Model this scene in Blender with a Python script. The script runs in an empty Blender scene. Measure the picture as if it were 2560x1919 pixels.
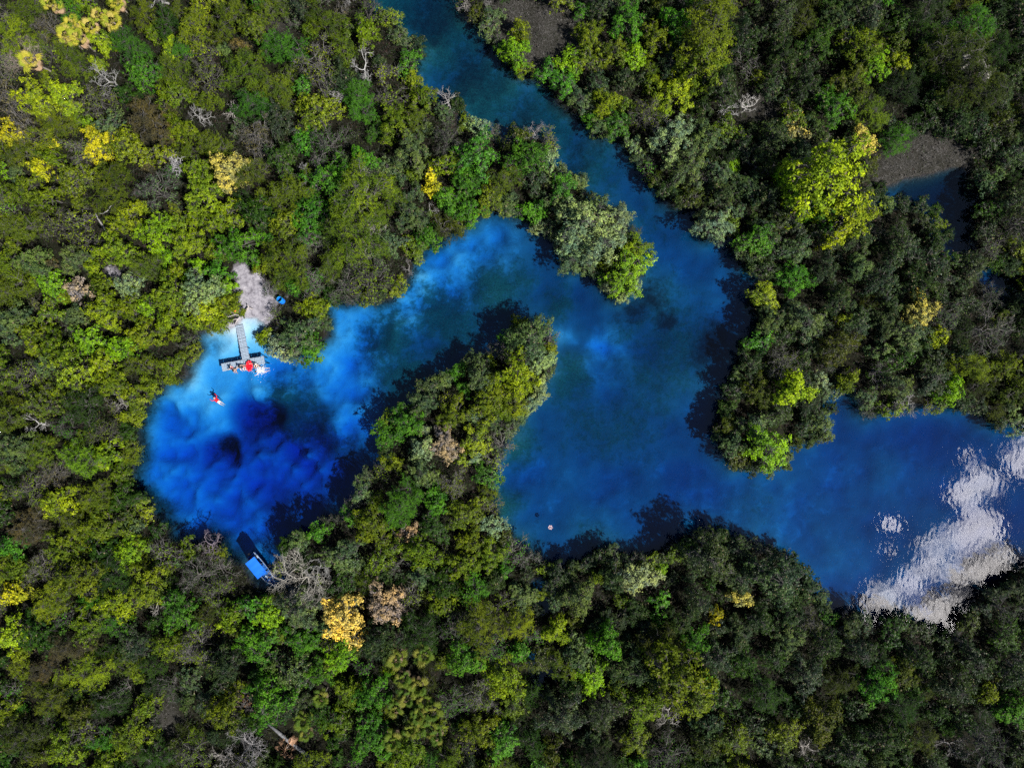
import bpy, bmesh, math, random
import numpy as np
from mathutils import Vector, Matrix

R = math.radians
random.seed(7)
RNG = np.random.default_rng(11)
sc = bpy.context.scene
COL = sc.collection

# ------------------------------------------------------------------ camera, sky, sun, exposure
CAM_H = 96.0            # drone height above the water, metres
PXM = 20.0              # photograph pixels per metre at water level
cam = bpy.data.cameras.new("camera")
cam.sensor_width = 36.0
cam.lens = 36.0 * CAM_H / (2560.0 / PXM)
cam.clip_start = 1.0
cam.clip_end = 6000.0
camo = bpy.data.objects.new("camera", cam)
camo.location = (0, 0, CAM_H)
COL.objects.link(camo)
sc.camera = camo

SUN_EL = R(53)
SUN_AZ = Vector((0.82, -0.57, 0)).normalized()           # towards the sun: from the right, a little from below
sun = bpy.data.lights.new("sun", 'SUN')
sun.energy = 5.0
sun.angle = R(1.0)
sun.color = (1.0, 0.965, 0.90)
suno = bpy.data.objects.new("sun", sun)
sd_ = Vector((SUN_AZ.x * math.cos(SUN_EL), SUN_AZ.y * math.cos(SUN_EL), math.sin(SUN_EL)))
suno.rotation_euler = sd_.to_track_quat('Z', 'Y').to_euler()
suno.location = sd_ * 200
COL.objects.link(suno)

CLOUD_STRENGTH = 9.0
CLOUD_BLOBS = [  # x, y in photograph pixels of the mirrored cloud, radius
    (2440, 1150, 42), (2425, 1225, 60), (2478, 1215, 55), (2450, 1320, 70), (2405, 1355, 60), (2340, 1385, 52),
    (2490, 1390, 60), (2420, 1450, 75), (2290, 1462, 70), (2235, 1500, 62), (2195, 1492, 40), (2330, 1530, 75),
    (2400, 1570, 80), (2500, 1450, 60), (2262, 1300, 30), (2240, 1370, 26), (2550, 1165, 40), (2600, 1120, 60), (2570, 1480, 70)]

w = bpy.data.worlds.new("World")
sc.world = w
w.use_nodes = True
nt = w.node_tree
nt.nodes.clear()


def N(tree, typ, **kw):
    n = tree.nodes.new(typ)
    for k, v in kw.items():
        setattr(n, k, v)
    return n


def M_(tree, op, a, b=None, clamp=False):
    n = N(tree, 'ShaderNodeMath', operation=op)
    n.use_clamp = clamp
    for i, v in enumerate((a, b)):
        if v is None:
            continue
        if isinstance(v, (int, float)):
            n.inputs[i].default_value = v
        else:
            tree.links.new(v, n.inputs[i])
    return n.outputs[0]


def build_world():
    L = nt.links.new
    sky = N(nt, 'ShaderNodeTexSky', sky_type='NISHITA')
    sky.sun_disc = False
    sky.sun_elevation = SUN_EL
    sky.sun_rotation = math.atan2(SUN_AZ.x, SUN_AZ.y)
    sky.altitude = 20
    sky.dust_density = 0.3
    tc = N(nt, 'ShaderNodeTexCoord')
    sep = N(nt, 'ShaderNodeSeparateXYZ')
    L(tc.outputs['Generated'], sep.inputs[0])
    zc = M_(nt, 'MAXIMUM', sep.outputs[2], 0.06)
    px = M_(nt, 'DIVIDE', sep.outputs[0], zc)
    py = M_(nt, 'DIVIDE', sep.outputs[1], zc)
    cmb = N(nt, 'ShaderNodeCombineXYZ')
    L(px, cmb.inputs[0]); L(py, cmb.inputs[1])
    nz = N(nt, 'ShaderNodeTexNoise')
    nz.inputs['Scale'].default_value = 24.0
    nz.inputs['Detail'].default_value = 7.0
    nz.inputs['Roughness'].default_value = 0.68
    L(cmb.outputs[0], nz.inputs['Vector'])
    def warp(seed, amt):
        n = N(nt, 'ShaderNodeTexNoise')
        n.inputs['Scale'].default_value = 13.0; n.inputs['Detail'].default_value = 6.0; n.inputs['Roughness'].default_value = 0.6
        o = N(nt, 'ShaderNodeVectorMath', operation='ADD'); o.inputs[1].default_value = (seed, seed * 2.3, 0)
        L(cmb.outputs[0], o.inputs[0]); L(o.outputs[0], n.inputs['Vector'])
        return M_(nt, 'MULTIPLY', M_(nt, 'SUBTRACT', n.outputs['Fac'], 0.5), amt)
    qx = M_(nt, 'ADD', px, warp(4.0, 0.09)); qy = M_(nt, 'ADD', py, warp(9.0, 0.09))
    # the cumulus whose mirror image lies in the lower right of the water
    acc = None
    for (bx, by, br) in CLOUD_BLOBS:
        cx = (bx - 12 - 1280) / PXM / CAM_H
        cy = (959.5 - by) / PXM / CAM_H
        rr = br / PXM / CAM_H * 1.15
        dx = M_(nt, 'SUBTRACT', qx, cx)
        dy = M_(nt, 'SUBTRACT', qy, cy)
        d2 = M_(nt, 'ADD', M_(nt, 'MULTIPLY', dx, dx), M_(nt, 'MULTIPLY', dy, dy))
        v = M_(nt, 'SUBTRACT', 1.0, M_(nt, 'DIVIDE', d2, rr * rr), clamp=True)
        acc = v if acc is None else M_(nt, 'MAXIMUM', acc, v)
    dens = M_(nt, 'ADD', acc, M_(nt, 'MULTIPLY', M_(nt, 'SUBTRACT', nz.outputs['Fac'], 0.53), 3.4))
    mr = N(nt, 'ShaderNodeMapRange', interpolation_type='SMOOTHSTEP')
    mr.inputs['From Min'].default_value = 0.20
    mr.inputs['From Max'].default_value = 1.05
    L(dens, mr.inputs['Value'])
    mask = M_(nt, 'MULTIPLY', mr.outputs[0], M_(nt, 'MULTIPLY', acc, 4.0, clamp=True))
    bg1 = N(nt, 'ShaderNodeBackground')
    bg1.inputs[1].default_value = 0.06
    L(sky.outputs[0], bg1.inputs[0])
    bg2 = N(nt, 'ShaderNodeBackground')
    bg2.inputs[0].default_value = (1.0, 0.95, 0.93, 1)
    bg2.inputs[1].default_value = CLOUD_STRENGTH
    mix = N(nt, 'ShaderNodeMixShader')
    L(mask, mix.inputs[0]); L(bg1.outputs[0], mix.inputs[1]); L(bg2.outputs[0], mix.inputs[2])
    out = N(nt, 'ShaderNodeOutputWorld')
    L(mix.outputs[0], out.inputs[0])


build_world()
sc.view_settings.view_transform = 'Standard'
sc.view_settings.look = 'None'
sc.view_settings.gamma = 1.0
sc.view_settings.exposure = 0.45
sc.view_settings.use_curve_mapping = False
sc.cycles.max_bounces = 4
sc.cycles.diffuse_bounces = 1
sc.cycles.glossy_bounces = 1
sc.cycles.transmission_bounces = 2
sc.cycles.volume_bounces = 0
sc.cycles.transparent_max_bounces = 8
sc.cycles.use_denoising = False
sc.cycles.caustics_reflective = False
sc.cycles.caustics_refractive = False


# ------------------------------------------------------------------ small helpers
def UV(px, py):
    """photograph pixel -> metres in the plane of the water"""
    return (px - 1280.0) / PXM, (959.5 - py) / PXM


def P(px, py, z=0.0):
    u, v = UV(px, py)
    k = (CAM_H - z) / CAM_H
    return Vector((u * k, v * k, z))


def tag(o, label=None, cat=None, group=None, kind=None):
    if label: o["label"] = label
    if cat: o["category"] = cat
    if group: o["group"] = group
    if kind: o["kind"] = kind
    return o


def empty(name, loc, rz=0.0):
    o = bpy.data.objects.new(name, None)
    o.empty_display_size = 0.2
    o.location = loc
    o.rotation_euler = (0, 0, rz)
    COL.objects.link(o)
    return o


def link(name, me, parent=None, mat=None):
    o = bpy.data.objects.new(name, me)
    COL.objects.link(o)
    if parent is not None:
        o.parent = parent
    if mat is not None and not me.materials:
        me.materials.append(mat)
    return o


def np_mesh(name, V, F, attrs=None, smooth=False):
    """V (n,3), F (m,4) quads -> mesh; attrs {name: (domain, type, array)}"""
    me = bpy.data.meshes.new(name)
    V = np.asarray(V, np.float32); F = np.asarray(F, np.int32)
    k = F.shape[1]
    me.vertices.add(len(V)); me.vertices.foreach_set("co", V.ravel())
    me.loops.add(F.size); me.loops.foreach_set("vertex_index", F.ravel())
    me.polygons.add(len(F))
    me.polygons.foreach_set("loop_start", np.arange(0, F.size, k, dtype=np.int32))
    me.polygons.foreach_set("loop_total", np.full(len(F), k, np.int32))
    if smooth:
        me.polygons.foreach_set("use_smooth", np.ones(len(F), bool))
    for an, (dom, typ, arr) in (attrs or {}).items():
        a = me.attributes.new(an, typ, dom)
        a.data.foreach_set("color" if typ == 'FLOAT_COLOR' else "value", np.asarray(arr, np.float32).ravel())
    me.update(calc_edges=True)
    return me


class MB:
    """collects simple solids and links them as ONE mesh"""
    def __init__(s): s.v = []; s.f = []

    def add(s, vs, fs):
        o = len(s.v)
        s.v += [tuple(x) for x in vs]
        s.f += [tuple(i + o for i in f) for f in fs]
        return s

    def box(s, c, size, rz=0.0, rot=None):
        cx, cy, cz = c; sx, sy, sz = [q / 2 for q in size]
        m = rot if rot is not None else Matrix.Rotation(rz, 3, 'Z')
        vs = []
        for z in (-sz, sz):
            for (x, y) in ((-sx, -sy), (sx, -sy), (sx, sy), (-sx, sy)):
                q = m @ Vector((x, y, z)); vs.append((q.x + cx, q.y + cy, q.z + cz))
        return s.add(vs, [(3, 2, 1, 0), (4, 5, 6, 7), (0, 1, 5, 4), (1, 2, 6, 5), (2, 3, 7, 6), (3, 0, 4, 7)])

    def tube(s, pts, radii, n=6, cap=True):
        pts = [Vector(p) for p in pts]
        if isinstance(radii, (int, float)): radii = [radii] * len(pts)
        rings = []
        ref = Vector((0.13, 0.21, 0.97))
        for i, p in enumerate(pts):
            d = (pts[min(i + 1, len(pts) - 1)] - pts[max(i - 1, 0)]).normalized()
            a = d.cross(ref)
            if a.length < 1e-3: a = d.cross(Vector((1, 0, 0)))
            a.normalize(); b = d.cross(a)
            rings.append([p + (a * math.cos(t) + b * math.sin(t)) * radii[i] for t in [2 * math.pi * k / n for k in range(n)]])
        vs = [q for r in rings for q in r]; fs = []
        for i in range(len(pts) - 1):
            for k in range(n):
                fs.append((i * n + k, i * n + (k + 1) % n, (i + 1) * n + (k + 1) % n, (i + 1) * n + k))
        if cap:
            fs.append(tuple(range(n - 1, -1, -1)))
            fs.append(tuple((len(pts) - 1) * n + k for k in range(n)))
        return s.add(vs, fs)

    def lathe(s, prof, n=16, c=(0, 0, 0), sx=1.0, sy=1.0):
        vs = []; fs = []
        for (r, z) in prof:
            for k in range(n):
                t = 2 * math.pi * k / n
                vs.append((c[0] + r * sx * math.cos(t), c[1] + r * sy * math.sin(t), c[2] + z))
        for i in range(len(prof) - 1):
            for k in range(n):
                fs.append((i * n + k, i * n + (k + 1) % n, (i + 1) * n + (k + 1) % n, (i + 1) * n + k))
        return s.add(vs, fs)

    def build(s, name, mat, parent=None, smooth=False):
        me = bpy.data.meshes.new(name)
        me.from_pydata(s.v, [], s.f)
        me.update()
        if smooth:
            for p in me.polygons: p.use_smooth = True
        bm = bmesh.new(); bm.from_mesh(me)
        bmesh.ops.recalc_face_normals(bm, faces=bm.faces)
        bm.to_mesh(me); bm.free()
        return link(name, me, parent, mat)


def vnoise(x, y, seed):
    """smooth value noise, roughly 0..1"""
    xi = np.floor(x).astype(np.int64); yi = np.floor(y).astype(np.int64)
    fx = x - xi; fy = y - yi
    fx = fx * fx * (3 - 2 * fx); fy = fy * fy * (3 - 2 * fy)

    def h(a, b):
        n = (a * 374761393 + b * 668265263 + seed * 1442695041) & 0xFFFFFFFF
        n = ((n ^ (n >> 13)) * 1274126177) & 0xFFFFFFFF
        return ((n ^ (n >> 16)) & 0xFFFF) / 65535.0
    return (h(xi, yi) * (1 - fx) + h(xi + 1, yi) * fx) * (1 - fy) + (h(xi, yi + 1) * (1 - fx) + h(xi + 1, yi + 1) * fx) * fy


def fbm(x, y, seed, oct=4):
    s = 0.0; a = 0.5; t = 0.0
    for o in range(oct):
        s = s + a * vnoise(x, y, seed + o * 17); t += a
        x = x * 2.03; y = y * 2.03; a *= 0.5
    return s / t


# ------------------------------------------------------------------ shoreline, traced in photograph pixels
SHORE = [(935, -120), (935, 0), (987, 14), (1019, 49), (1010, 69), (1063, 90), (1065, 122), (1051, 150), (1057, 180), (1057, 208), (1074, 214),
    (1129, 229), (1164, 240), (1164, 284), (1199, 290), (1236, 304), (1262, 330), (1280, 300), (1318, 307), (1355, 307), (1396, 321),
    (1404, 370), (1387, 385), (1425, 417), (1465, 428), (1485, 469), (1478, 500), (1482, 512), (1506, 500), (1526, 488), (1558, 500),
    (1587, 518), (1597, 544), (1593, 567), (1624, 593), (1635, 639), (1633, 683), (1613, 709), (1598, 735), (1560, 761), (1526, 756),
    (1509, 729), (1488, 700), (1459, 680), (1425, 685), (1396, 662), (1407, 636), (1381, 616), (1373, 590), (1338, 578), (1318, 558),
    (1280, 538), (1257, 535), (1216, 535), (1184, 564), (1146, 581), (1115, 610), (1068, 622), (1045, 651), (1042, 677), (1025, 711),
    (996, 740), (984, 758), (947, 764), (892, 760), (880, 770), (837, 769), (814, 758), (825, 784), (828, 821), (830, 847), (805, 859),
    (793, 882), (735, 882), (728, 898), (695, 897), (672, 879), (669, 856), (642, 842), (634, 825), (627, 813), (618, 806), (600, 803),
    (585, 815), (556, 831), (520, 835), (491, 845), (499, 886), (465, 918), (460, 950), (436, 965), (401, 967), (398, 987), (369, 1008), (350, 1045), (342, 1076),
    (344, 1142), (329, 1180), (326, 1215), (362, 1241), (385, 1284), (399, 1307), (430, 1318), (420, 1345), (457, 1354), (492, 1335), (547, 1357),
    (559, 1388), (596, 1412), (612, 1425), (650, 1475), (690, 1478), (684, 1420), (658, 1385), (679, 1372), (694, 1352), (719, 1333), (755, 1327), (770, 1318), (785, 1290), (820, 1285), (850, 1280), (871, 1241),
    (891, 1180), (950, 1159), (943, 1098), (945, 1036), (1014, 1000), (1051, 958), (1074, 933), (1120, 923), (1135, 897), (1170, 876),
    (1213, 885), (1245, 853), (1262, 827), (1282, 790), (1326, 772), (1349, 793), (1378, 813), (1403, 845), (1396, 879), (1396, 931),
    (1375, 960), (1366, 1007), (1319, 1053), (1285, 1111), (1262, 1157), (1240, 1227), (1262, 1308), (1300, 1352), (1335, 1380), (1384, 1414),
    (1440, 1405), (1471, 1390), (1483, 1368), (1552, 1374), (1621, 1385), (1656, 1376), (1679, 1356), (1743, 1335), (1801, 1322), (1859, 1342), (1905, 1350),
    (1969, 1374), (2021, 1414), (2055, 1455), (2090, 1530), (2102, 1550), (2125, 1528), (2177, 1533), (2206, 1565), (2258, 1526), (2299, 1547),
    (2351, 1570), (2385, 1588), (2403, 1559), (2400, 1526), (2437, 1520), (2466, 1478), (2524, 1452), (2560, 1420), (2700, 1380),
    (2700, 1110), (2560, 1076), (2542, 1087), (2502, 1079), (2467, 1044), (2421, 1038), (2371, 1029), (2319, 1041), (2282, 1035), (2233, 1058), (2198, 1064),
    (2169, 1044), (2146, 1003), (2134, 977), (2120, 980), (2111, 1009), (2096, 1018), (2102, 1055), (2094, 1096), (2059, 1125), (2030, 1122), (1992, 1128),
    (1980, 1180), (1955, 1192), (1920, 1192), (1852, 1190), (1805, 1146), (1790, 1076), (1805, 984), (1838, 914), (1852, 856), (1896, 810), (1877, 752),
    (1898, 700), (1853, 659), (1821, 606), (1772, 605), (1737, 567), (1734, 529), (1697, 527), (1665, 503), (1630, 466), (1598, 420), (1569, 376), (1540, 346),
    (1483, 338), (1454, 295), (1419, 275), (1381, 246), (1370, 214), (1338, 197), (1280, 187), (1270, 165), (1242, 130), (1222, 100), (1187, 55), (1140, 26), (1132, 0), (1120, -120)]
CREEK = [(2215, 492), (2250, 472), (2325, 450), (2400, 430), (2428, 428), (2442, 470), (2454, 512), (2438, 550), (2449, 596), (2443, 634),
    (2406, 626), (2376, 600), (2369, 532), (2343, 496), (2290, 484)]
POOL2 = [(2497, 676), (2545, 686), (2556, 728), (2514, 730)]
PUDDLE = [(1342, 1480), (1368, 1488), (1364, 1530), (1346, 1525)]
PUDDLE2 = [(1340, 1660), (1362, 1670), (1372, 1725), (1356, 1722)]
BEACH = (618, 806)


def poly_uv(pts, k=1.0):
    a = np.array(pts, float)
    return np.stack([(a[:, 0] - 1280) / PXM * k, (959.5 - a[:, 1]) / PXM * k], 1)


def inside(pts, poly):
    x = pts[:, 0]; y = pts[:, 1]
    r = np.zeros(len(x), bool)
    n = len(poly); j = n - 1
    for i in range(n):
        xi, yi = poly[i]; xj, yj = poly[j]
        if yi != yj:
            c = ((yi > y) != (yj > y)) & (x < (xj - xi) * (y - yi) / (yj - yi) + xi)
            r ^= c
        j = i
    return r


def polydist(pts, poly):
    d = np.full(len(pts), 1e9)
    n = len(poly)
    for i in range(n):
        a = poly[i]; b = poly[(i + 1) % n]
        ab = b - a; L2 = max(ab @ ab, 1e-9)
        t = np.clip(((pts - a) @ ab) / L2, 0, 1)
        q = pts - (a + t[:, None] * ab)
        d = np.minimum(d, q[:, 0] ** 2 + q[:, 1] ** 2)
    return np.sqrt(d)


def land_sd(pts, k=1.0, puddles=True):
    """signed distance to the water's edge, positive on land"""
    out = np.full(len(pts), 1e9)
    for pl in (SHORE, CREEK, POOL2) + ((PUDDLE, PUDDLE2) if puddles else ()):
        p = poly_uv(pl, k)
        d = polydist(pts, p)
        d = np.where(inside(pts, p), -d, d)
        out = np.minimum(out, d)
    return out


# ------------------------------------------------------------------ materials
def new_mat(name):
    m = bpy.data.materials.new(name)
    m.use_nodes = True
    t = m.node_tree
    t.nodes.clear()
    return m, t


def ramp(t, fac, stops):
    r = N(t, 'ShaderNodeValToRGB')
    el = r.color_ramp.elements
    while len(el) < len(stops): el.new(0.5)
    for e, (p, c) in zip(el, stops):
        e.position = p; e.color = (*c, 1)
    t.links.new(fac, r.inputs[0])
    return r.outputs[0]


def mixc(t, fac, a, b, blend='MIX'):
    n = N(t, 'ShaderNodeMix', data_type='RGBA', blend_type=blend)
    for idx, v in ((0, fac), (6, a), (7, b)):
        if isinstance(v, (int, float)): n.inputs[idx].default_value = v
        elif isinstance(v, tuple): n.inputs[idx].default_value = (*v, 1) if len(v) == 3 else v
        else: t.links.new(v, n.inputs[idx])
    return n.outputs[2]


def noise(t, scale, detail=4.0, rough=0.55, coord='Object', dist=0.0):
    tc = N(t, 'ShaderNodeTexCoord')
    n = N(t, 'ShaderNodeTexNoise')
    n.inputs['Scale'].default_value = scale
    n.inputs['Detail'].default_value = detail
    n.inputs['Roughness'].default_value = rough
    n.inputs['Distortion'].default_value = dist
    t.links.new(tc.outputs[coord], n.inputs['Vector'])
    return n.outputs['Fac']


def plain(name, col, rough=0.6, spec=0.3, var=0.25, scale=6.0, bump=0.0, metallic=0.0):
    m, t = new_mat(name)
    p = N(t, 'ShaderNodeBsdfPrincipled')
    f = noise(t, scale)
    c = ramp(t, f, [(0.25, tuple(q * (1 - var) for q in col)), (0.75, tuple(min(1, q * (1 + var)) for q in col))])
    t.links.new(c, p.inputs['Base Color'])
    p.inputs['Roughness'].default_value = rough
    p.inputs['Specular IOR Level'].default_value = spec
    p.inputs['Metallic'].default_value = metallic
    if bump:
        b = N(t, 'ShaderNodeBump'); b.inputs['Strength'].default_value = bump
        t.links.new(noise(t, scale * 6), b.inputs['Height']); t.links.new(b.outputs[0], p.inputs['Normal'])
    o = N(t, 'ShaderNodeOutputMaterial')
    t.links.new(p.outputs[0], o.inputs[0])
    return m


def leaf_material(name, rough, spec, trans):
    m, t = new_mat(name)
    L = t.links.new
    oi = N(t, 'ShaderNodeObjectInfo')
    al = N(t, 'ShaderNodeAttribute', attribute_name="leaf")
    ac = N(t, 'ShaderNodeAttribute', attribute_name="clump")
    base = oi.outputs['Color']
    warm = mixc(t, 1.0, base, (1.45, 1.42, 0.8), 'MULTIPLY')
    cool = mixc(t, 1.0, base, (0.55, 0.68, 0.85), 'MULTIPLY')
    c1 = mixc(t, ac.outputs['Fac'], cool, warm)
    k = N(t, 'ShaderNodeMapRange')
    k.inputs['To Min'].default_value = 0.55; k.inputs['To Max'].default_value = 1.5
    L(al.outputs['Fac'], k.inputs['Value'])
    cc = N(t, 'ShaderNodeCombineColor')
    for i in range(3): L(k.outputs[0], cc.inputs[i])
    c2 = mixc(t, 1.0, c1, cc.outputs[0], 'MULTIPLY')
    dead = M_(t, 'GREATER_THAN', al.outputs['Fac'], 0.985)
    c3 = mixc(t, dead, c2, (0.20, 0.16, 0.09))
    p = N(t, 'ShaderNodeBsdfPrincipled')
    L(c3, p.inputs['Base Color'])
    p.inputs['Roughness'].default_value = rough
    p.inputs['Specular IOR Level'].default_value = spec
    tr = N(t, 'ShaderNodeBsdfTranslucent')
    L(mixc(t, 1.0, c3, (1.15, 1.25, 0.5), 'MULTIPLY'), tr.inputs[0])
    mx = N(t, 'ShaderNodeMixShader'); mx.inputs[0].default_value = trans
    L(p.outputs[0], mx.inputs[1]); L(tr.outputs[0], mx.inputs[2])
    o = N(t, 'ShaderNodeOutputMaterial'); L(mx.outputs[0], o.inputs[0])
    return m


def bark_material(name):
    m, t = new_mat(name)
    L = t.links.new
    oi = N(t, 'ShaderNodeObjectInfo')
    f = noise(t, 3.5, 5)
    k = ramp(t, f, [(0.25, (0.55, 0.53, 0.5)), (0.75, (1.25, 1.22, 1.2))])
    c = mixc(t, 1.0, oi.outputs['Color'], k, 'MULTIPLY')
    p = N(t, 'ShaderNodeBsdfPrincipled')
    L(c, p.inputs['Base Color'])
    p.inputs['Roughness'].default_value = 0.85
    p.inputs['Specular IOR Level'].default_value = 0.15
    o = N(t, 'ShaderNodeOutputMaterial'); L(p.outputs[0], o.inputs[0])
    return m


MAT = {
    'leaf': leaf_material("leaf", 0.55, 0.15, 0.24),
    'waxy': leaf_material("waxy_leaf", 0.45, 0.20, 0.14),
    'fine': leaf_material("fine_leaf", 0.70, 0.15, 0.30),
    'bark': bark_material("bark"),
}


def build_ground_material():
    m, t = new_mat("forest_floor_and_bed")
    L = t.links.new
    bed = N(t, 'ShaderNodeAttribute', attribute_name="bed")      # r pale marl, g weed, b brown weed and painted tree shade
    lnd = N(t, 'ShaderNodeAttribute', attribute_name="land")     # r bare sand, g grey dry ground, b wetness / under water
    sb = N(t, 'ShaderNodeSeparateColor'); L(bed.outputs['Color'], sb.inputs[0])
    sl = N(t, 'ShaderNodeSeparateColor'); L(lnd.outputs['Color'], sl.inputs[0])
    n1 = noise(t, 0.9, 6, 0.65); n2 = noise(t, 5.0, 5, 0.7); n3 = noise(t, 0.35, 5, 0.6, dist=0.6); n4 = noise(t, 1.8, 6, 0.72)
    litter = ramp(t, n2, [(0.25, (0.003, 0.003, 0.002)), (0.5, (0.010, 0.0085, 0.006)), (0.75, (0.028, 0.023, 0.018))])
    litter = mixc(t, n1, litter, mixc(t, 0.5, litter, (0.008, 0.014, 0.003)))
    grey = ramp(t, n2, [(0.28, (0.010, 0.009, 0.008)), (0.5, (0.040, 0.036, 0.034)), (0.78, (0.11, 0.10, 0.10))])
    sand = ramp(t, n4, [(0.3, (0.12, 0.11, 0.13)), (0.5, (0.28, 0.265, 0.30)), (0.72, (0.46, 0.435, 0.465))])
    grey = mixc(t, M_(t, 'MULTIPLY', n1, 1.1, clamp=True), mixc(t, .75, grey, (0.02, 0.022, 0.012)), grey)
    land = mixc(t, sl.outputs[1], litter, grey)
    silt = ramp(t, n3, [(0.3, (0.10, 0.14, 0.165)), (0.7, (0.17, 0.22, 0.25))])
    marl = ramp(t, n4, [(0.3, (0.62, 0.72, 0.86)), (0.7, (0.78, 0.86, 0.96))])
    weed = ramp(t, n2, [(0.28, (0.02, 0.05, 0.035)), (0.5, (0.055, 0.12, 0.08)), (0.75, (0.12, 0.22, 0.12))])
    brown = ramp(t, n2, [(0.3, (0.015, 0.016, 0.018)), (0.7, (0.07, 0.055, 0.055))])
    nm = noise(t, 0.55, 9, 0.68, dist=0.4); nw = noise(t, 1.1, 9, 0.72, dist=0.3)

    def ragged(v, n, k, gain):
        q = M_(t, 'ADD', v, M_(t, 'MULTIPLY', M_(t, 'SUBTRACT', n, 0.5), k))
        r = N(t, 'ShaderNodeMapRange', interpolation_type='SMOOTHSTEP')
        r.inputs['From Min'].default_value = .5 - gain; r.inputs['From Max'].default_value = .5 + gain
        t.links.new(q, r.inputs['Value'])
        return r.outputs[0]
    land = mixc(t, ragged(sl.outputs[0], nw, 1.5, .42), land, sand)
    half = M_(t, 'MULTIPLY', M_(t, 'ADD', sb.outputs[0], ragged(sb.outputs[0], nm, 1.3, .34)), .5)
    b = mixc(t, half, silt, marl)
    wf = ragged(sb.outputs[1], nw, 1.9, .32)
    wf = M_(t, 'ADD', M_(t, 'MULTIPLY', wf, .7), M_(t, 'MULTIPLY', sb.outputs[1], .3), clamp=True)
    b = mixc(t, wf, b, weed)
    b = mixc(t, ragged(sb.outputs[2], nw, .9, .3), b, brown)
    col = mixc(t, sl.outputs[2], land, b)
    p = N(t, 'ShaderNodeBsdfPrincipled')
    L(col, p.inputs['Base Color'])
    p.inputs['Roughness'].default_value = 0.9
    p.inputs['Specular IOR Level'].default_value = 0.1
    bp = N(t, 'ShaderNodeBump'); bp.inputs['Strength'].default_value = 0.5; bp.inputs['Distance'].default_value = 0.15
    L(n2, bp.inputs['Height']); L(bp.outputs[0], p.inputs['Normal'])
    o = N(t, 'ShaderNodeOutputMaterial'); L(p.outputs[0], o.inputs[0])
    return m


def build_water_material():
    m, t = new_mat("clear_spring_water")
    L = t.links.new
    tc = N(t, 'ShaderNodeTexCoord')
    mp = N(t, 'ShaderNodeMapping'); mp.inputs['Scale'].default_value = (1.0, 0.55, 1.0)
    mp.inputs['Rotation'].default_value = (0, 0, R(12))
    L(tc.outputs['Object'], mp.inputs[0])
    nz = N(t, 'ShaderNodeTexNoise')
    nz.inputs['Scale'].default_value = 1.7; nz.inputs['Detail'].default_value = 1.2; nz.inputs['Roughness'].default_value = 0.5
    L(mp.outputs[0], nz.inputs['Vector'])
    bp = N(t, 'ShaderNodeBump'); bp.inputs['Strength'].default_value = 1.0; bp.inputs['Distance'].default_value = 0.0045
    L(nz.outputs['Fac'], bp.inputs['Height'])
    fr = N(t, 'ShaderNodeFresnel'); fr.inputs['IOR'].default_value = 1.56
    gl = N(t, 'ShaderNodeBsdfGlossy'); gl.inputs['Roughness'].default_value = 0.03
    L(bp.outputs[0], gl.inputs['Normal'])
    tr = N(t, 'ShaderNodeBsdfTransparent')
    mx = N(t, 'ShaderNodeMixShader')
    L(fr.outputs[0], mx.inputs[0]); L(tr.outputs[0], mx.inputs[1]); L(gl.outputs[0], mx.inputs[2])
    va = N(t, 'ShaderNodeVolumeAbsorption')
    sig = (0.95, 0.33, 0.105)
    va.inputs['Density'].default_value = sig[0]
    va.inputs['Color'].default_value = (1 - 1.0, 1 - sig[1] / sig[0], 1 - sig[2] / sig[0], 1)
    o = N(t, 'ShaderNodeOutputMaterial')
    L(mx.outputs[0], o.inputs['Surface']); L(va.outputs[0], o.inputs['Volume'])
    return m


# ------------------------------------------------------------------ ground with the river bed, and the water
def gauss(px, py, blobs):
    s = np.zeros_like(px)
    for b in blobs:
        x, y, r = b[:3]; a = b[3] if len(b) > 3 else 1.0
        s = np.maximum(s, a * np.exp(-(((px - x) ** 2 + (py - y) ** 2) / (r * r))))
    return s


# x, y, radius (photograph pixels), amount
MARL = [(600, 850, 120, 1.0), (540, 920, 130, 1.0), (620, 950, 130, 1.0), (480, 985, 110, 1.0), (520, 1040, 110, 1.0), (690, 940, 100, 1.0),
        (870, 830, 130, 1.0), (850, 930, 120, 1.0), (880, 1040, 90, .9), (1000, 770, 95, 1.0), (1070, 715, 100, 1.0), (1130, 650, 110, .8), (1230, 610, 90, .55),
        (430, 1120, 130, 1.0), (490, 1230, 130, 1.0), (400, 1210, 90, 1.0), (600, 1200, 140, .9), (720, 1160, 150, .8), (800, 1150, 90, .6), (600, 1310, 120, .8), (520, 1330, 90, .7),
        (1405, 838, 32, .5), (1520, 860, 52, .75), (1500, 930, 60, .35), (1345, 1200, 100, .28), (1330, 1290, 70, .25), (1520, 1280, 150, .25), (1640, 1160, 100, .2),
        (1760, 1010, 60, .2), (1690, 700, 70, .25), (1790, 730, 60, .25), (1650, 640, 50, .2), (1450, 1180, 100, .22), (1770, 1260, 150, .28), (1960, 1290, 150, .30),
        (2080, 1200, 120, .28), (2260, 1170, 150, .2), (1950, 1440, 120, .28), (2100, 1420, 100, .26)]
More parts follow.
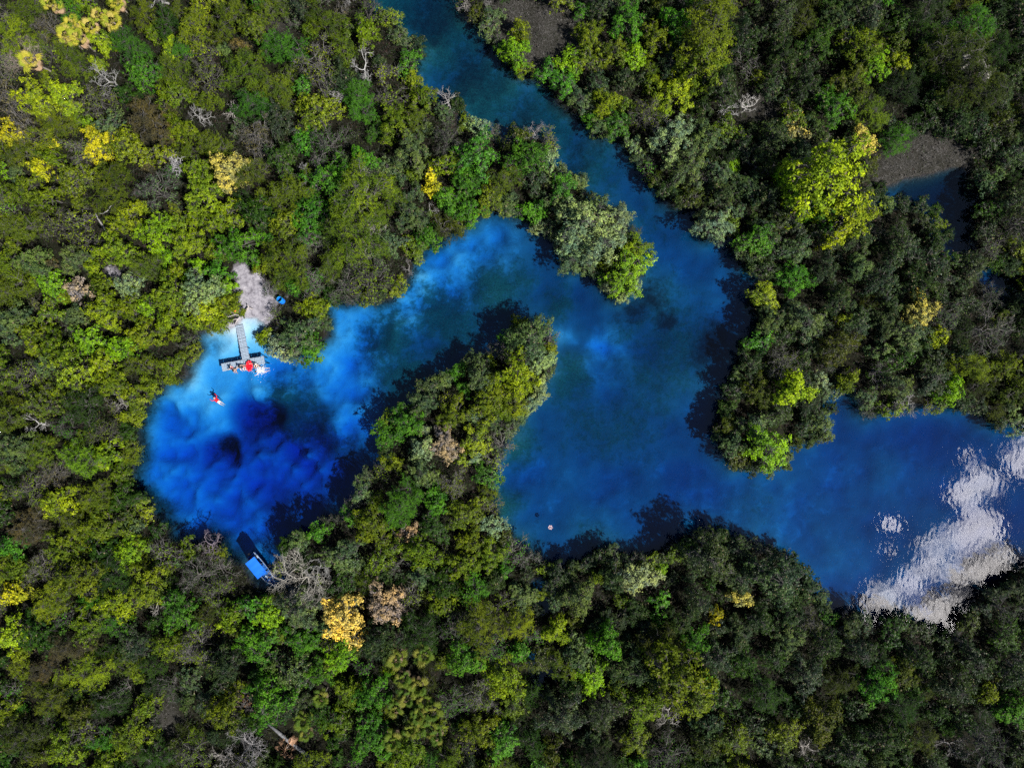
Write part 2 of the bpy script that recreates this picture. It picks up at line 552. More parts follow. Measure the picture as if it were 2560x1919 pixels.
WEED = [(720, 1020, 95, .85), (780, 1080, 75, .8), (980, 850, 95, .9), (1020, 950, 110, .9), (1120, 800, 110, .9), (1230, 720, 90, .85), (1290, 690, 70, .7),
        (1390, 760, 60, .7), (1430, 950, 70, .8), (1470, 1060, 100, .55), (1560, 1080, 120, .6), (1620, 960, 110, .6), (1700, 860, 150, .65), (1580, 820, 60, .6),
        (1250, 1250, 60, .9), (1300, 1120, 60, .8), (1290, 1370, 60, .7), (1000, 0, 130, .95), (1100, 80, 140, .95), (1200, 230, 130, .95), (1350, 330, 130, .85), (1480, 430, 110, .7),
        (1600, 560, 110, .5), (1660, 770, 110, .6), (380, 1290, 60, .6), (500, 1385, 50, .5), (340, 1080, 40, .5), (860, 1120, 60, .6), (1900, 1260, 60, .35), (1480, 1330, 60, .5)]
BROWN = [(566, 1128, 44, .85), (632, 1055, 34, .52), (680, 1028, 42, .50), (1080, 60, 110, .62), (1180, 190, 110, .60), (1310, 310, 100, .5), (1450, 400, 90, .42), (1660, 790, 38, .8), (1765, 870, 60, .8), (1790, 820, 40, .6), (1620, 740, 50, .75), (1580, 770, 45, .7), (1230, 90, 70, .7), (1270, 150, 50, .7), (1480, 370, 50, .5),
         (1660, 960, 30, .3), (540, 868, 40, .5), (2330, 470, 100, 1.2), (2410, 560, 100, 1.2), (2525, 700, 50, .85), (1355, 1505, 40, .95), (1355, 1690, 50, .95)]  # brown left of the dock is tree shade painted on the bed
DEEP = [(430, 1120, 120, 3.4), (480, 1230, 120, 3.5), (730, 1160, 130, 4.8), (640, 1190, 80, 4.4), (580, 1330, 110, 3.8), (820, 1170, 90, 4.2), (720, 1290, 100, 4.2),
        (625, 1060, 36, 5.5), (665, 1035, 50, 6.2), (566, 1132, 40, 7.2)]
SHALLOW = [(605, 830, 70, 0.6), (590, 890, 100, 1.15), (500, 985, 85, 1.3), (640, 935, 60, 1.6), (505, 1060, 55, 1.7), (640, 1405, 45, 1.3), (880, 840, 120, 2.35), (1050, 720, 120, 2.4), (870, 960, 95, 2.5), (430, 1140, 110, 3.4), (470, 1240, 100, 3.4), (400, 1060, 60, 3.3), (700, 930, 60, 2.6)]
SANDY = [(632, 712, 34), (645, 750, 46), (615, 765, 36), (655, 790, 34), (618, 806, 30), (620, 740, 40), (610, 680, 22), (285, 692, 24, .8), (335, 702, 24, .7), (590, 830, 26, .9)]
GREY = [(1300, 30, 75), (1370, 60, 85), (1420, 115, 55), (1340, 140, 45), (2330, 385, 80), (2260, 425, 70), (2395, 380, 60), (1900, 270, 60, .5), (425, 1790, 40), (2215, 460, 45), (690, 60, 50, .7)]


def axis(lo, hi, step, outer):
    a = list(np.arange(lo, hi + 1e-6, step))
    return np.array([-o for o in reversed(outer)] + a + list(outer))


def build_terrain():
    xs = axis(-78, 78, 0.4, [90, 110, 150, 260, 600, 1500])
    ys = axis(-62, 62, 0.4, [72, 90, 130, 250, 600, 1500])
    X, Y = np.meshgrid(xs, ys)
    pts = np.stack([X.ravel(), Y.ravel()], 1)
    sd = land_sd(pts, 0.976)
    # photograph pixel that this bed point shows at, allowing for a mean depth
    kk = CAM_H / (CAM_H + 2.0)
    px = 1280 + pts[:, 0] * kk * PXM; py = 959.5 - pts[:, 1] * kk * PXM
    gx = 1280 + pts[:, 0] * PXM; gy = 959.5 - pts[:, 1] * PXM
    beach = np.exp(-((gx - 612) ** 2 + (gy - 812) ** 2) / 60.0 ** 2)
    s = sd - 1.2 * (1 - beach) - 0.5 * beach + (fbm(pts[:, 0] * 0.5, pts[:, 1] * 0.5, 5) - 0.5) * 0.9
    wx = px + (fbm(px / 60, py / 60, 21, 5) - 0.5) * 80; wy = py + (fbm(px / 60, py / 60, 33, 5) - 0.5) * 80
    marl = gauss(wx, wy, MARL); weed = gauss(wx, wy, WEED); brown = gauss(wx, wy, BROWN)
    depth = 2.7 + (fbm(pts[:, 0] / 6, pts[:, 1] / 6, 3) - 0.5) * 1.6
    depth = depth - 0.9 * np.clip(weed, 0, 1)
    for (x, y, r, d) in DEEP:
        x = 1280 + (x - 1280) * (CAM_H + d * .7) / (CAM_H + 2); y = 959.5 + (y - 959.5) * (CAM_H + d * .7) / (CAM_H + 2)
        g = np.exp(-(((wx - x) ** 2 + (wy - y) ** 2) / (r * r)) ** 1.5)
        depth = depth * (1 - g) + np.maximum(depth, d) * g
    for (x, y, r, d) in SHALLOW:
        g = np.exp(-(((wx - x) ** 2 + (wy - y) ** 2) / (r * r)))
        depth = depth * (1 - g) + d * g
    depth = depth * (1 + np.clip(marl, 0, 1) * (fbm(px / 38, py / 38, 91, 5) - 0.5) * 1.1)
    depth = np.clip(depth, 0.4, 12)
    bankw = 1.1 + 2.9 * beach
    z = np.where(s > 0, 0.45 * (1 - np.exp(-s / 1.8)) + 0.25 * np.clip((s - 2) / 30, 0, 1), -depth * (1 - np.exp(-np.clip(-s, 0, None) / bankw)))
    z = z + np.where(s > 0.3, (fbm(pts[:, 0] * 0.8, pts[:, 1] * 0.8, 9) - 0.5) * 0.35 * np.clip((s - .3) / 2, 0, 1), 0)
    sandy = np.clip(gauss(gx, gy, SANDY) * 1.5 + (fbm(gx / 14, gy / 14, 40) - 0.58) * 1.6, 0, 1) * (gauss(gx, gy, SANDY) > 0.05)
    grey = np.clip(gauss(gx, gy, GREY) * 1.3 + (fbm(gx / 24, gy / 24, 41) - 0.55) * 1.7, 0, 1) * (gauss(gx, gy, GREY) > .06)
    uw = np.clip((0.02 - z) / 0.12, 0, 1)
    near = np.clip((-s) / 2.0, 0, 1) * (1 - beach) + beach          # banks are muddy brown, not marl
    marl = np.clip(marl * near, 0, 1)
    brown = np.clip(np.maximum(brown, (1 - near) * 0.85), 0, 1) * (1 - 0.9 * beach)
    nx, ny = len(xs), len(ys)
    idx = np.arange(nx * ny).reshape(ny, nx)
    F = np.stack([idx[:-1, :-1], idx[:-1, 1:], idx[1:, 1:], idx[1:, :-1]], -1).reshape(-1, 4)
    one = np.ones(len(z))
    me = np_mesh("ground", np.stack([pts[:, 0], pts[:, 1], z], 1), F,
                 {"bed": ('POINT', 'FLOAT_COLOR', np.stack([marl, np.clip(weed, 0, 1), brown, one], 1)),
                  "land": ('POINT', 'FLOAT_COLOR', np.stack([sandy, grey, uw, one], 1))}, smooth=True)
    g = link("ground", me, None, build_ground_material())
    tag(g, kind="structure")
    return xs, ys, z.reshape(ny, nx)


TX, TY, TZ = build_terrain()


def ground_zs(x, y):
    i = np.clip(np.searchsorted(TX, x) - 1, 0, len(TX) - 2); j = np.clip(np.searchsorted(TY, y) - 1, 0, len(TY) - 2)
    a = (x - TX[i]) / (TX[i + 1] - TX[i]); b = (y - TY[j]) / (TY[j + 1] - TY[j])
    return (TZ[j, i] * (1 - a) + TZ[j, i + 1] * a) * (1 - b) + (TZ[j + 1, i] * (1 - a) + TZ[j + 1, i + 1] * a) * b


def ground_z(x, y):
    i = int(np.clip(np.searchsorted(TX, x) - 1, 0, len(TX) - 2)); j = int(np.clip(np.searchsorted(TY, y) - 1, 0, len(TY) - 2))
    a = (x - TX[i]) / (TX[i + 1] - TX[i]); b = (y - TY[j]) / (TY[j + 1] - TY[j])
    return float((TZ[j, i] * (1 - a) + TZ[j, i + 1] * a) * (1 - b) + (TZ[j + 1, i] * (1 - a) + TZ[j + 1, i + 1] * a) * b)


wb = MB().box((0, 0, -7.0), (154, 122, 14.0))
water = wb.build("water", build_water_material())
tag(water, kind="structure")


# ------------------------------------------------------------------ tree prototypes
def quads_from(c, t, b):
    """rhombic leaves: centres c, half-length vectors t, half-width vectors b"""
    n = len(c)
    V = np.empty((n, 4, 3)); V[:, 0] = c - t; V[:, 1] = c + b; V[:, 2] = c + t; V[:, 3] = c - b
    return V.reshape(-1, 3), np.arange(4 * n).reshape(n, 4)


def unit(v):
    return v / np.maximum(np.linalg.norm(v, axis=-1, keepdims=True), 1e-9)


def leaf_mesh(name, c, nrm, L, W, leaf, clump, rng, tdir=None):
    n = len(c)
    nrm = unit(nrm)
    t = rng.normal(size=(n, 3)) if tdir is None else tdir
    t = unit(t - (t * nrm).sum(1, keepdims=True) * nrm)
    b = np.cross(nrm, t)
    V, F = quads_from(c, t * (L / 2)[:, None], b * (W / 2)[:, None])
    return np_mesh(name, V, F, {"leaf": ('FACE', 'FLOAT', leaf), "clump": ('FACE', 'FLOAT', clump)})


def tubes_mesh(name, segs, mat, n=3):
    """segs: list of (p0, p1, r0, r1) -> prisms"""
    p0 = np.array([s[0] for s in segs], float); p1 = np.array([s[1] for s in segs], float)
    r0 = np.array([s[2] for s in segs]); r1 = np.array([s[3] for s in segs])
    d = unit(p1 - p0)
    a = np.cross(d, np.array([0.21, 0.13, 0.97])); a = unit(a + 1e-6); b = np.cross(d, a)
    V = []
    for (p, r) in ((p0, r0), (p1, r1)):
        for k in range(n):
            th = 2 * math.pi * k / n
            V.append(p + (a * math.cos(th) + b * math.sin(th)) * r[:, None])
    V = np.stack(V, 1)
    m = len(segs)
    base = np.arange(m)[:, None] * (2 * n)
    F = np.concatenate([base + np.array([k, (k + 1) % n, n + (k + 1) % n, n + k]) for k in range(n)], 0)
    me = np_mesh(name, V.reshape(-1, 3), F, smooth=True)
    me.materials.append(mat)
    return me


def curve_pts(a, b, rng, sag=0.0, k=4, wob=0.08):
    a = np.array(a, float); b = np.array(b, float)
    L = np.linalg.norm(b - a)
    out = [a]
    for i in range(1, k):
        f = i / k
        q = a + (b - a) * f + rng.normal(size=3) * L * wob
        q[2] += sag * L * math.sin(math.pi * f)
        out.append(q)
    out.append(b)
    return out


def add_path(segs, pts, r0, r1):
    n = len(pts) - 1
    for i in range(n):
        segs.append((pts[i], pts[i + 1], r0 + (r1 - r0) * i / n, r0 + (r1 - r0) * (i + 1) / n))


def proto_tree(seed, Rr, H, style):
    """a leafy tree: returns (trunk mesh, crown mesh). Rr crown radius, H height, metres"""
    rng = np.random.default_rng(seed)
    segs = []
    ty = {'broad': dict(den=7.0, lf=(14, 30), L=.22, W=.13, cr=.135, dz=.13),
          'mangrove': dict(den=10.0, lf=(12, 22), L=.18, W=.10, cr=.105, dz=.115),
          'feather': dict(den=5.0, lf=(56, 98), L=.15, W=.042, cr=.30, dz=.08),
          'twig': dict(den=3.0, lf=(4, 13), L=.20, W=.12, cr=.20, dz=.12)}[style]
    fork = H * rng.uniform(.22, .36)
    base = np.array([0, 0, -0.6]); top = np.array([rng.normal() * .15, rng.normal() * .15, fork])
    r_tr = 0.045 + 0.03 * Rr
    add_path(segs, curve_pts(base, top, rng, 0, 3, .04), r_tr * 1.5, r_tr)
    # uneven outline: each bough reaches its own distance, with bays between boughs
    nb = int(rng.integers(5, 8)) + (2 if Rr > 2.5 else 0)
    ang = np.sort(rng.uniform(0, 6.283, nb) * .35 + np.arange(nb) * 6.283 / nb * .65 + np.arange(nb) * 6.283 / nb * .35)
    reach = Rr * rng.uniform(.68, 1.12, nb)
    bz = H * rng.uniform(.55, .80, nb)
    tints = rng.uniform(.1, .9, nb)
    limbs = []
    for i in range(nb):
        e = np.array([math.cos(ang[i]) * reach[i] * .8, math.sin(ang[i]) * reach[i] * .8, bz[i]])
        lp = curve_pts(top, e, rng, .10, 5, .06)
        limbs.append(np.array(lp))
        add_path(segs, lp, r_tr * .6, r_tr * .16)
    cc = np.array([0, 0, H * .88]) + rng.normal(size=3) * np.array([.12, .12, .03]) * Rr
    lp = curve_pts(top, cc, rng, .02, 4, .07); limbs.append(np.array(lp)); add_path(segs, lp, r_tr * .6, r_tr * .16)
    n = int(ty['den'] * math.pi * Rr * Rr)
    C = []; Nn = []; lf = []; cp = []; T = []
    k = 0
    while k < n:
        th = rng.uniform(0, 6.283); rho = math.sqrt(rng.uniform(0, 1)) * 1.12
        da = np.abs((th - ang + math.pi) % 6.283 - math.pi)
        j = int(np.argmin(da))
        lim = reach[j] / Rr * (1.0 - .42 * min(1.0, (da[j] / (3.3 / nb)) ** 2))
        if rho > lim: continue
        k += 1
        rr = rho / max(lim, .3)
        dome = H * (.90 - .42 * rr ** 2.2) * (1 - rr) + (bz[j] - .16 * H * rr ** 2) * rr
        under = rng.random() < .34
        q = np.array([math.cos(th) * rho * Rr, math.sin(th) * rho * Rr, dome + rng.normal() * ty['dz'] * H - (rng.uniform(.1, .42) * H if under else 0)])
        q[2] = max(q[2], .45)
        d = unit(np.array([q[0], q[1], (q[2] - H * .4) * 1.3 + .3]))
        lm = limbs[j] if rho > .35 else limbs[-1]
        a = lm[int(np.argmin(((lm - q) ** 2).sum(1)))]
        m = (a + q) / 2 + rng.normal(size=3) * .08; m[2] += .06
        add_path(segs, [a, m, q], .024, .010)
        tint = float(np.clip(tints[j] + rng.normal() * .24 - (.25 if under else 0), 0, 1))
        if style == 'twig':
            for _ in range(8):
                e = unit(d * .5 + rng.normal(size=3) * .8 + np.array([0, 0, .2])) * rng.uniform(.3, .75)
                o = a + (q - a) * rng.uniform(.5, 1)
                add_path(segs, [o, o + e * .5 + rng.normal(size=3) * .05, o + e], .014, .006)
        m_ = int(rng.integers(*ty['lf']))
        if style == 'feather':
            ns = 7
            for s in range(ns):
                e = unit(d * .5 + rng.normal(size=3) * np.array([.9, .9, .35])) * rng.uniform(.30, .72)
                mm = m_ // ns
                f = rng.uniform(0.1, 1, mm)[:, None]
                ctr = q + e * f + rng.normal(size=(mm, 3)) * .045; ctr[:, 2] -= (f[:, 0] ** 2) * .14
                side = unit(np.cross(e, [0, 0, 1.0])) * np.sign(rng.normal(size=(mm, 1)))
                T.append(unit(side + unit(e) * .5 + rng.normal(size=(mm, 3)) * .3))
                C.append(ctr); Nn.append(np.tile([0, 0, 1.0], (mm, 1)) + rng.normal(size=(mm, 3)) * .45 + d * .4)
                lf.append(rng.uniform(0, .95, mm)); cp.append(np.full(mm, tint))
                if s < 3: segs.append((q, q + e * .9, .010, .005))
        else:
            cr = ty['cr'] * rng.uniform(.75, 1.35)
            off = rng.normal(size=(m_, 3)) * cr * np.array([1, 1, .55])
            C.append(q + off)
            T.append(rng.normal(size=(m_, 3)) * .6 + off / cr)
            Nn.append(d * .55 + np.array([0, 0, .8]) + off / cr * .35 + rng.normal(size=(m_, 3)) * .42)
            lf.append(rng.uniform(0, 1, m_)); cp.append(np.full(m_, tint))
    C = np.concatenate(C); Nn = np.concatenate(Nn); T = np.concatenate(T); lf = np.concatenate(lf); cp = np.concatenate(cp)
    n = len(C)
    L = ty['L'] * rng.uniform(.6, 1.35, n); W = ty['W'] * rng.uniform(.7, 1.3, n)
    crown = leaf_mesh("crown", C, Nn, L, W, lf, cp, rng, T)
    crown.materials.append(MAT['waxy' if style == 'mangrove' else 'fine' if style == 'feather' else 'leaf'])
    trunk = tubes_mesh("trunk", segs, MAT['bark'], 3)
    return trunk, crown


def proto_bare(seed, Rr, H, flat=1.0, levels=5, thin=1.0):
    """a leafless tree: returns (trunk mesh, branches mesh)"""
    rng = np.random.default_rng(seed)
    trunk = []; br = []
    fork = np.array([rng.normal() * .2, rng.normal() * .2, H * .45])
    r0 = (.06 + .022 * Rr) * thin
    add_path(trunk, curve_pts([0, 0, -.6], fork, rng, 0, 3, .05), r0 * 1.4, r0)

    def grow(p, d, L, r, lv):
        pts = [p]
        q = p
        dd = d
        k = 3
        for i in range(k):
            dd = unit(dd + rng.normal(size=3) * .24 + np.array([0, 0, .03]))
            q = q + dd * L / k
            pts.append(q)
        add_path(br, pts, r, r * .62)
        if lv <= 0:
            return
        nb = 2 + (rng.random() < .65)
        for i in range(nb):
            e = unit(dd + unit(rng.normal(size=3) * np.array([1, 1, .6])) * rng.uniform(.55, .95))
            grow(pts[-1] if i < 2 else pts[2], e, L * rng.uniform(.62, .85), r * .62, lv - 1)
        if rng.random() < .7:
            e = unit(dd + unit(rng.normal(size=3)) * 1.0)
            grow(pts[1], e, L * .5, r * .45, max(lv - 2, 0))
    n0 = int(rng.integers(3, 6)); a0 = rng.uniform(0, 6.28)
    for i in range(n0):
        an = a0 + 6.283 * i / n0 + rng.normal() * .3
        d = unit(np.array([math.cos(an), math.sin(an), rng.uniform(.25, .8) * flat]))
        grow(fork, d, Rr * .36, r0 * .7, levels)
    return tubes_mesh("trunk", trunk, MAT['bark'], 6), tubes_mesh("branches", br, MAT['bark'], 3)


PROTO = {}
RS = {'S': (1.6, 3.0), 'L': (3.0, 5.0)}
_seed = 100
for st, nS, nL in (('broad', 5, 4), ('mangrove', 4, 4), ('feather', 4, 4), ('twig', 4, 2)):
    for sz, cnt in (('S', nS), ('L', nL)):
        for k in range(cnt):
            _seed += 1
            PROTO.setdefault((st, sz), []).append(proto_tree(_seed, RS[sz][0], RS[sz][1], st))
for k in range(6):
    PROTO.setdefault(('bare', 'S'), []).append(proto_bare(300 + k, 2.2, 3.2, 1.0 if k % 2 else .6, 4 if k < 4 else 5))
PROTO[('bare', 'L')] = [proto_bare(351, 3.2, 4.0, .5, 6, .62), proto_bare(352, 3.2, 4.2, .8, 6, .6)]
RB = {'S': 2.2, 'L': 3.2}


# ------------------------------------------------------------------ colours of foliage (albedo, with painted corner shade on the right) and where they grow
COLS = {
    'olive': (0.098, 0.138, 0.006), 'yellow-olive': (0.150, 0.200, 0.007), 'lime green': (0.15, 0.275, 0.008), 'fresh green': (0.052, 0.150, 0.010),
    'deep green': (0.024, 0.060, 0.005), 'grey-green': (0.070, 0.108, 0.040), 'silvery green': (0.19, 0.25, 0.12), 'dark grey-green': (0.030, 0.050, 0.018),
    'blackish green': (0.020, 0.040, 0.008), 'dark olive': (0.046, 0.062, 0.005),  # blackish and dark grey greens carry painted shade for the dim right side
    'brownish': (0.085, 0.070, 0.035), 'reddish': (0.13, 0.065, 0.050), 'straw yellow': (0.38, 0.34, 0.10), 'golden yellow': (0.40, 0.37, 0.016),
    'pink-grey': (0.32, 0.235, 0.205), 'yellow-green': (0.235, 0.30, 0.010), 'orange-yellow': (0.66, 0.44, 0.09)}

# x, y: kind weights (broad, mangrove, feather, twig, bare), colour weights
ANCH = [
    (150, 120, (.25, .05, .42, .22, .06), dict(olive=5, **{'yellow-olive': 3, 'fresh green': 1, 'brownish': 1.2, 'grey-green': .7})),
    (100, 520, (.5, .05, .25, .16, .04), {'yellow-olive': 4, 'olive': 3, 'lime green': 1.4, 'reddish': .4, 'brownish': .6, 'grey-green': 1}),
    (130, 850, (.48, .1, .22, .17, .03), {'yellow-olive': 3, 'olive': 3, 'grey-green': 2, 'lime green': .8, 'reddish': .5, 'pink-grey': .4}),
    (480, 200, (.3, .08, .4, .16, .06), {'olive': 5, 'deep green': 2, 'fresh green': 1.6, 'grey-green': 1, 'yellow-olive': .7}),
    (450, 560, (.5, .12, .2, .14, .04), {'yellow-olive': 3, 'olive': 3, 'lime green': 1.3, 'fresh green': 1, 'brownish': .8}),
    (850, 180, (.32, .2, .24, .18, .06), {'olive': 3, 'grey-green': 2.4, 'fresh green': 1, 'yellow-olive': .8, 'dark grey-green': 1.3, 'brownish': .4}),
    (800, 480, (.34, .2, .26, .15, .05), {'olive': 3.4, 'deep green': 1.4, 'fresh green': 1.5, 'grey-green': 1.6}),
    (1100, 430, (.35, .36, .1, .15, .04), {'grey-green': 3, 'olive': 2, 'fresh green': 1, 'pink-grey': .5, 'yellow-olive': .7, 'dark grey-green': 1}),
    (420, 780, (.6, .15, .12, .1, .03), {'yellow-olive': 3, 'lime green': 1.2, 'grey-green': 1.5, 'olive': 2}),
    (160, 1150, (.25, .1, .42, .18, .05), {'olive': 5, 'yellow-olive': 1.3, 'deep green': 1.4, 'grey-green': 1}),
    (150, 1450, (.35, .08, .38, .15, .04), {'olive': 4, 'yellow-olive': 1.5, 'fresh green': 1, 'deep green': 1.6, 'brownish': .6}),
    (200, 1780, (.3, .05, .46, .15, .04), {'blackish green': .8, 'dark olive': 1.5, 'olive': 3.6, 'deep green': 3, 'fresh green': 1, 'yellow-olive': .6, 'brownish': .7}),
    (600, 1650, (.38, .1, .22, .24, .06), {'blackish green': .8, 'dark olive': 1.5, 'olive': 2.4, 'dark grey-green': 2, 'fresh green': 1.4, 'reddish': .7, 'brownish': 1, 'deep green': 1}),
    (880, 1380, (.35, .2, .15, .25, .05), {'grey-green': 2, 'olive': 2.4, 'dark grey-green': 1.4, 'fresh green': 1, 'pink-grey': .6}),
    (1150, 1150, (.4, .3, .08, .2, .02), {'grey-green': 2.6, 'yellow-olive': 1.2, 'fresh green': 1.3, 'olive': 1.6, 'pink-grey': .5, 'silvery green': .6}),
    (1250, 940, (.35, .45, .04, .15, .01), {'grey-green': 2.5, 'silvery green': 1, 'yellow-olive': 1.2, 'fresh green': 1}),
    (1100, 1650, (.4, .1, .3, .18, .02), {'deep green': 2, 'fresh green': 1.5, 'olive': 2.5, 'dark grey-green': 1.2, 'yellow-olive': .6}),
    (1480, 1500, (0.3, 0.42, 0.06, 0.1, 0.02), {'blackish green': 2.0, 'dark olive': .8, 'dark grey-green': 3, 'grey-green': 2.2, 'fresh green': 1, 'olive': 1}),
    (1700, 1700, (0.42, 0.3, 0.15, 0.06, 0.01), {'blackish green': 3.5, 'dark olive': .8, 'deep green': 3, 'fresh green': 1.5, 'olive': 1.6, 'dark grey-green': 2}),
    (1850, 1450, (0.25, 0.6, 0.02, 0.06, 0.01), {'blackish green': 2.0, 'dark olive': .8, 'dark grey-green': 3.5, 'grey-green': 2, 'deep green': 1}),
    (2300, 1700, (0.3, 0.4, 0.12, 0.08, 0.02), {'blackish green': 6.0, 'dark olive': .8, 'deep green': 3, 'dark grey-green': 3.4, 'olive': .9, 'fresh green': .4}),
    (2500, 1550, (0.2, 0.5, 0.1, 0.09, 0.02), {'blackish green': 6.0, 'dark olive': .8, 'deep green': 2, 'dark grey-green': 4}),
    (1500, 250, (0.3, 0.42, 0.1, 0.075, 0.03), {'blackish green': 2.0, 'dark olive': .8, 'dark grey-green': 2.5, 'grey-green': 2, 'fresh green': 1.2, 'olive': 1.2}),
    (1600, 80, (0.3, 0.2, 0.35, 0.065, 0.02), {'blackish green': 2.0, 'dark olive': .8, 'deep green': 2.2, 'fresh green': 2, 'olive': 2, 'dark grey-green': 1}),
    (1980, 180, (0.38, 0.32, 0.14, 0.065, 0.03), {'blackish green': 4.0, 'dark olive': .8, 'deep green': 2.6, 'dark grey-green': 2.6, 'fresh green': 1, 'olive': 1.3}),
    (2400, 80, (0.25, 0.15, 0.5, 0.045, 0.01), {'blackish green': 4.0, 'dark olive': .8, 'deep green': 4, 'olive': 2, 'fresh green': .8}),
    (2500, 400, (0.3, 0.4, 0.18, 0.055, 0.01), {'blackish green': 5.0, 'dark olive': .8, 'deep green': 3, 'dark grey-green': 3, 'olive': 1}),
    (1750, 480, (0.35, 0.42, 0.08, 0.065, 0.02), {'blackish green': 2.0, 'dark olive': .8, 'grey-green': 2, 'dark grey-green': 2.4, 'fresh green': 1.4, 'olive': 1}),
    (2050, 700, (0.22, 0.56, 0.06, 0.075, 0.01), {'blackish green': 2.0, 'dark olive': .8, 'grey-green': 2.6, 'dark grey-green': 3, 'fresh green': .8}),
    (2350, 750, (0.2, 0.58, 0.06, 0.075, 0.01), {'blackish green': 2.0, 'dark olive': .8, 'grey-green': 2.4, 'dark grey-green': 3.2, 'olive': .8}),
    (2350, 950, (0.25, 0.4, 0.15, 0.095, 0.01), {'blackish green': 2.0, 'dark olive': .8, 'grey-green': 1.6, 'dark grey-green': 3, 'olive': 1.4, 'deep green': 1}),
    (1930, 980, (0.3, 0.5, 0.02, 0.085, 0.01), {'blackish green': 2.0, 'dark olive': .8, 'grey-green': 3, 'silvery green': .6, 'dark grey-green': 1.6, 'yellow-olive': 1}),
    (1500, 580, (0.2, 0.78, 0, 0.01, 0), {'silvery green': 2.4, 'grey-green': 2, 'fresh green': 1}),
    (1330, 430, (0.3, 0.5, 0.05, 0.07, 0.01), {'grey-green': 2.5, 'olive': 1.4, 'fresh green': 1.5}),
]
KINDS = ('broad', 'mangrove', 'feather', 'twig', 'bare')
AX = np.array([(a[0], a[1]) for a in ANCH], float)


TREES = []       # everything placed, in the picture plane (metres)


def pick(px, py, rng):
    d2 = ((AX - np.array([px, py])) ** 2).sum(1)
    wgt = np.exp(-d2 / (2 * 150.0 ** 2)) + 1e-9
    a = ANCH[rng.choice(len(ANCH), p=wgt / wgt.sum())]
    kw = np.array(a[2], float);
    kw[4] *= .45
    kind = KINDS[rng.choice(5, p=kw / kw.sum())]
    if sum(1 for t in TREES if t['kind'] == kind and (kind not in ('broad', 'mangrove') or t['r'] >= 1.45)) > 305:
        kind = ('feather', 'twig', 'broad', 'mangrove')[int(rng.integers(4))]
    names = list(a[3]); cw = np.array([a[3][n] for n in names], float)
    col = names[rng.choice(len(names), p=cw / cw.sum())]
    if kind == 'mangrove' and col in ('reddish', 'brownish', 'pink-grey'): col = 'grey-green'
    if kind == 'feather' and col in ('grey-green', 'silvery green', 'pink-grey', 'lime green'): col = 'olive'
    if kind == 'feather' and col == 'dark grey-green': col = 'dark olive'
    return kind, col


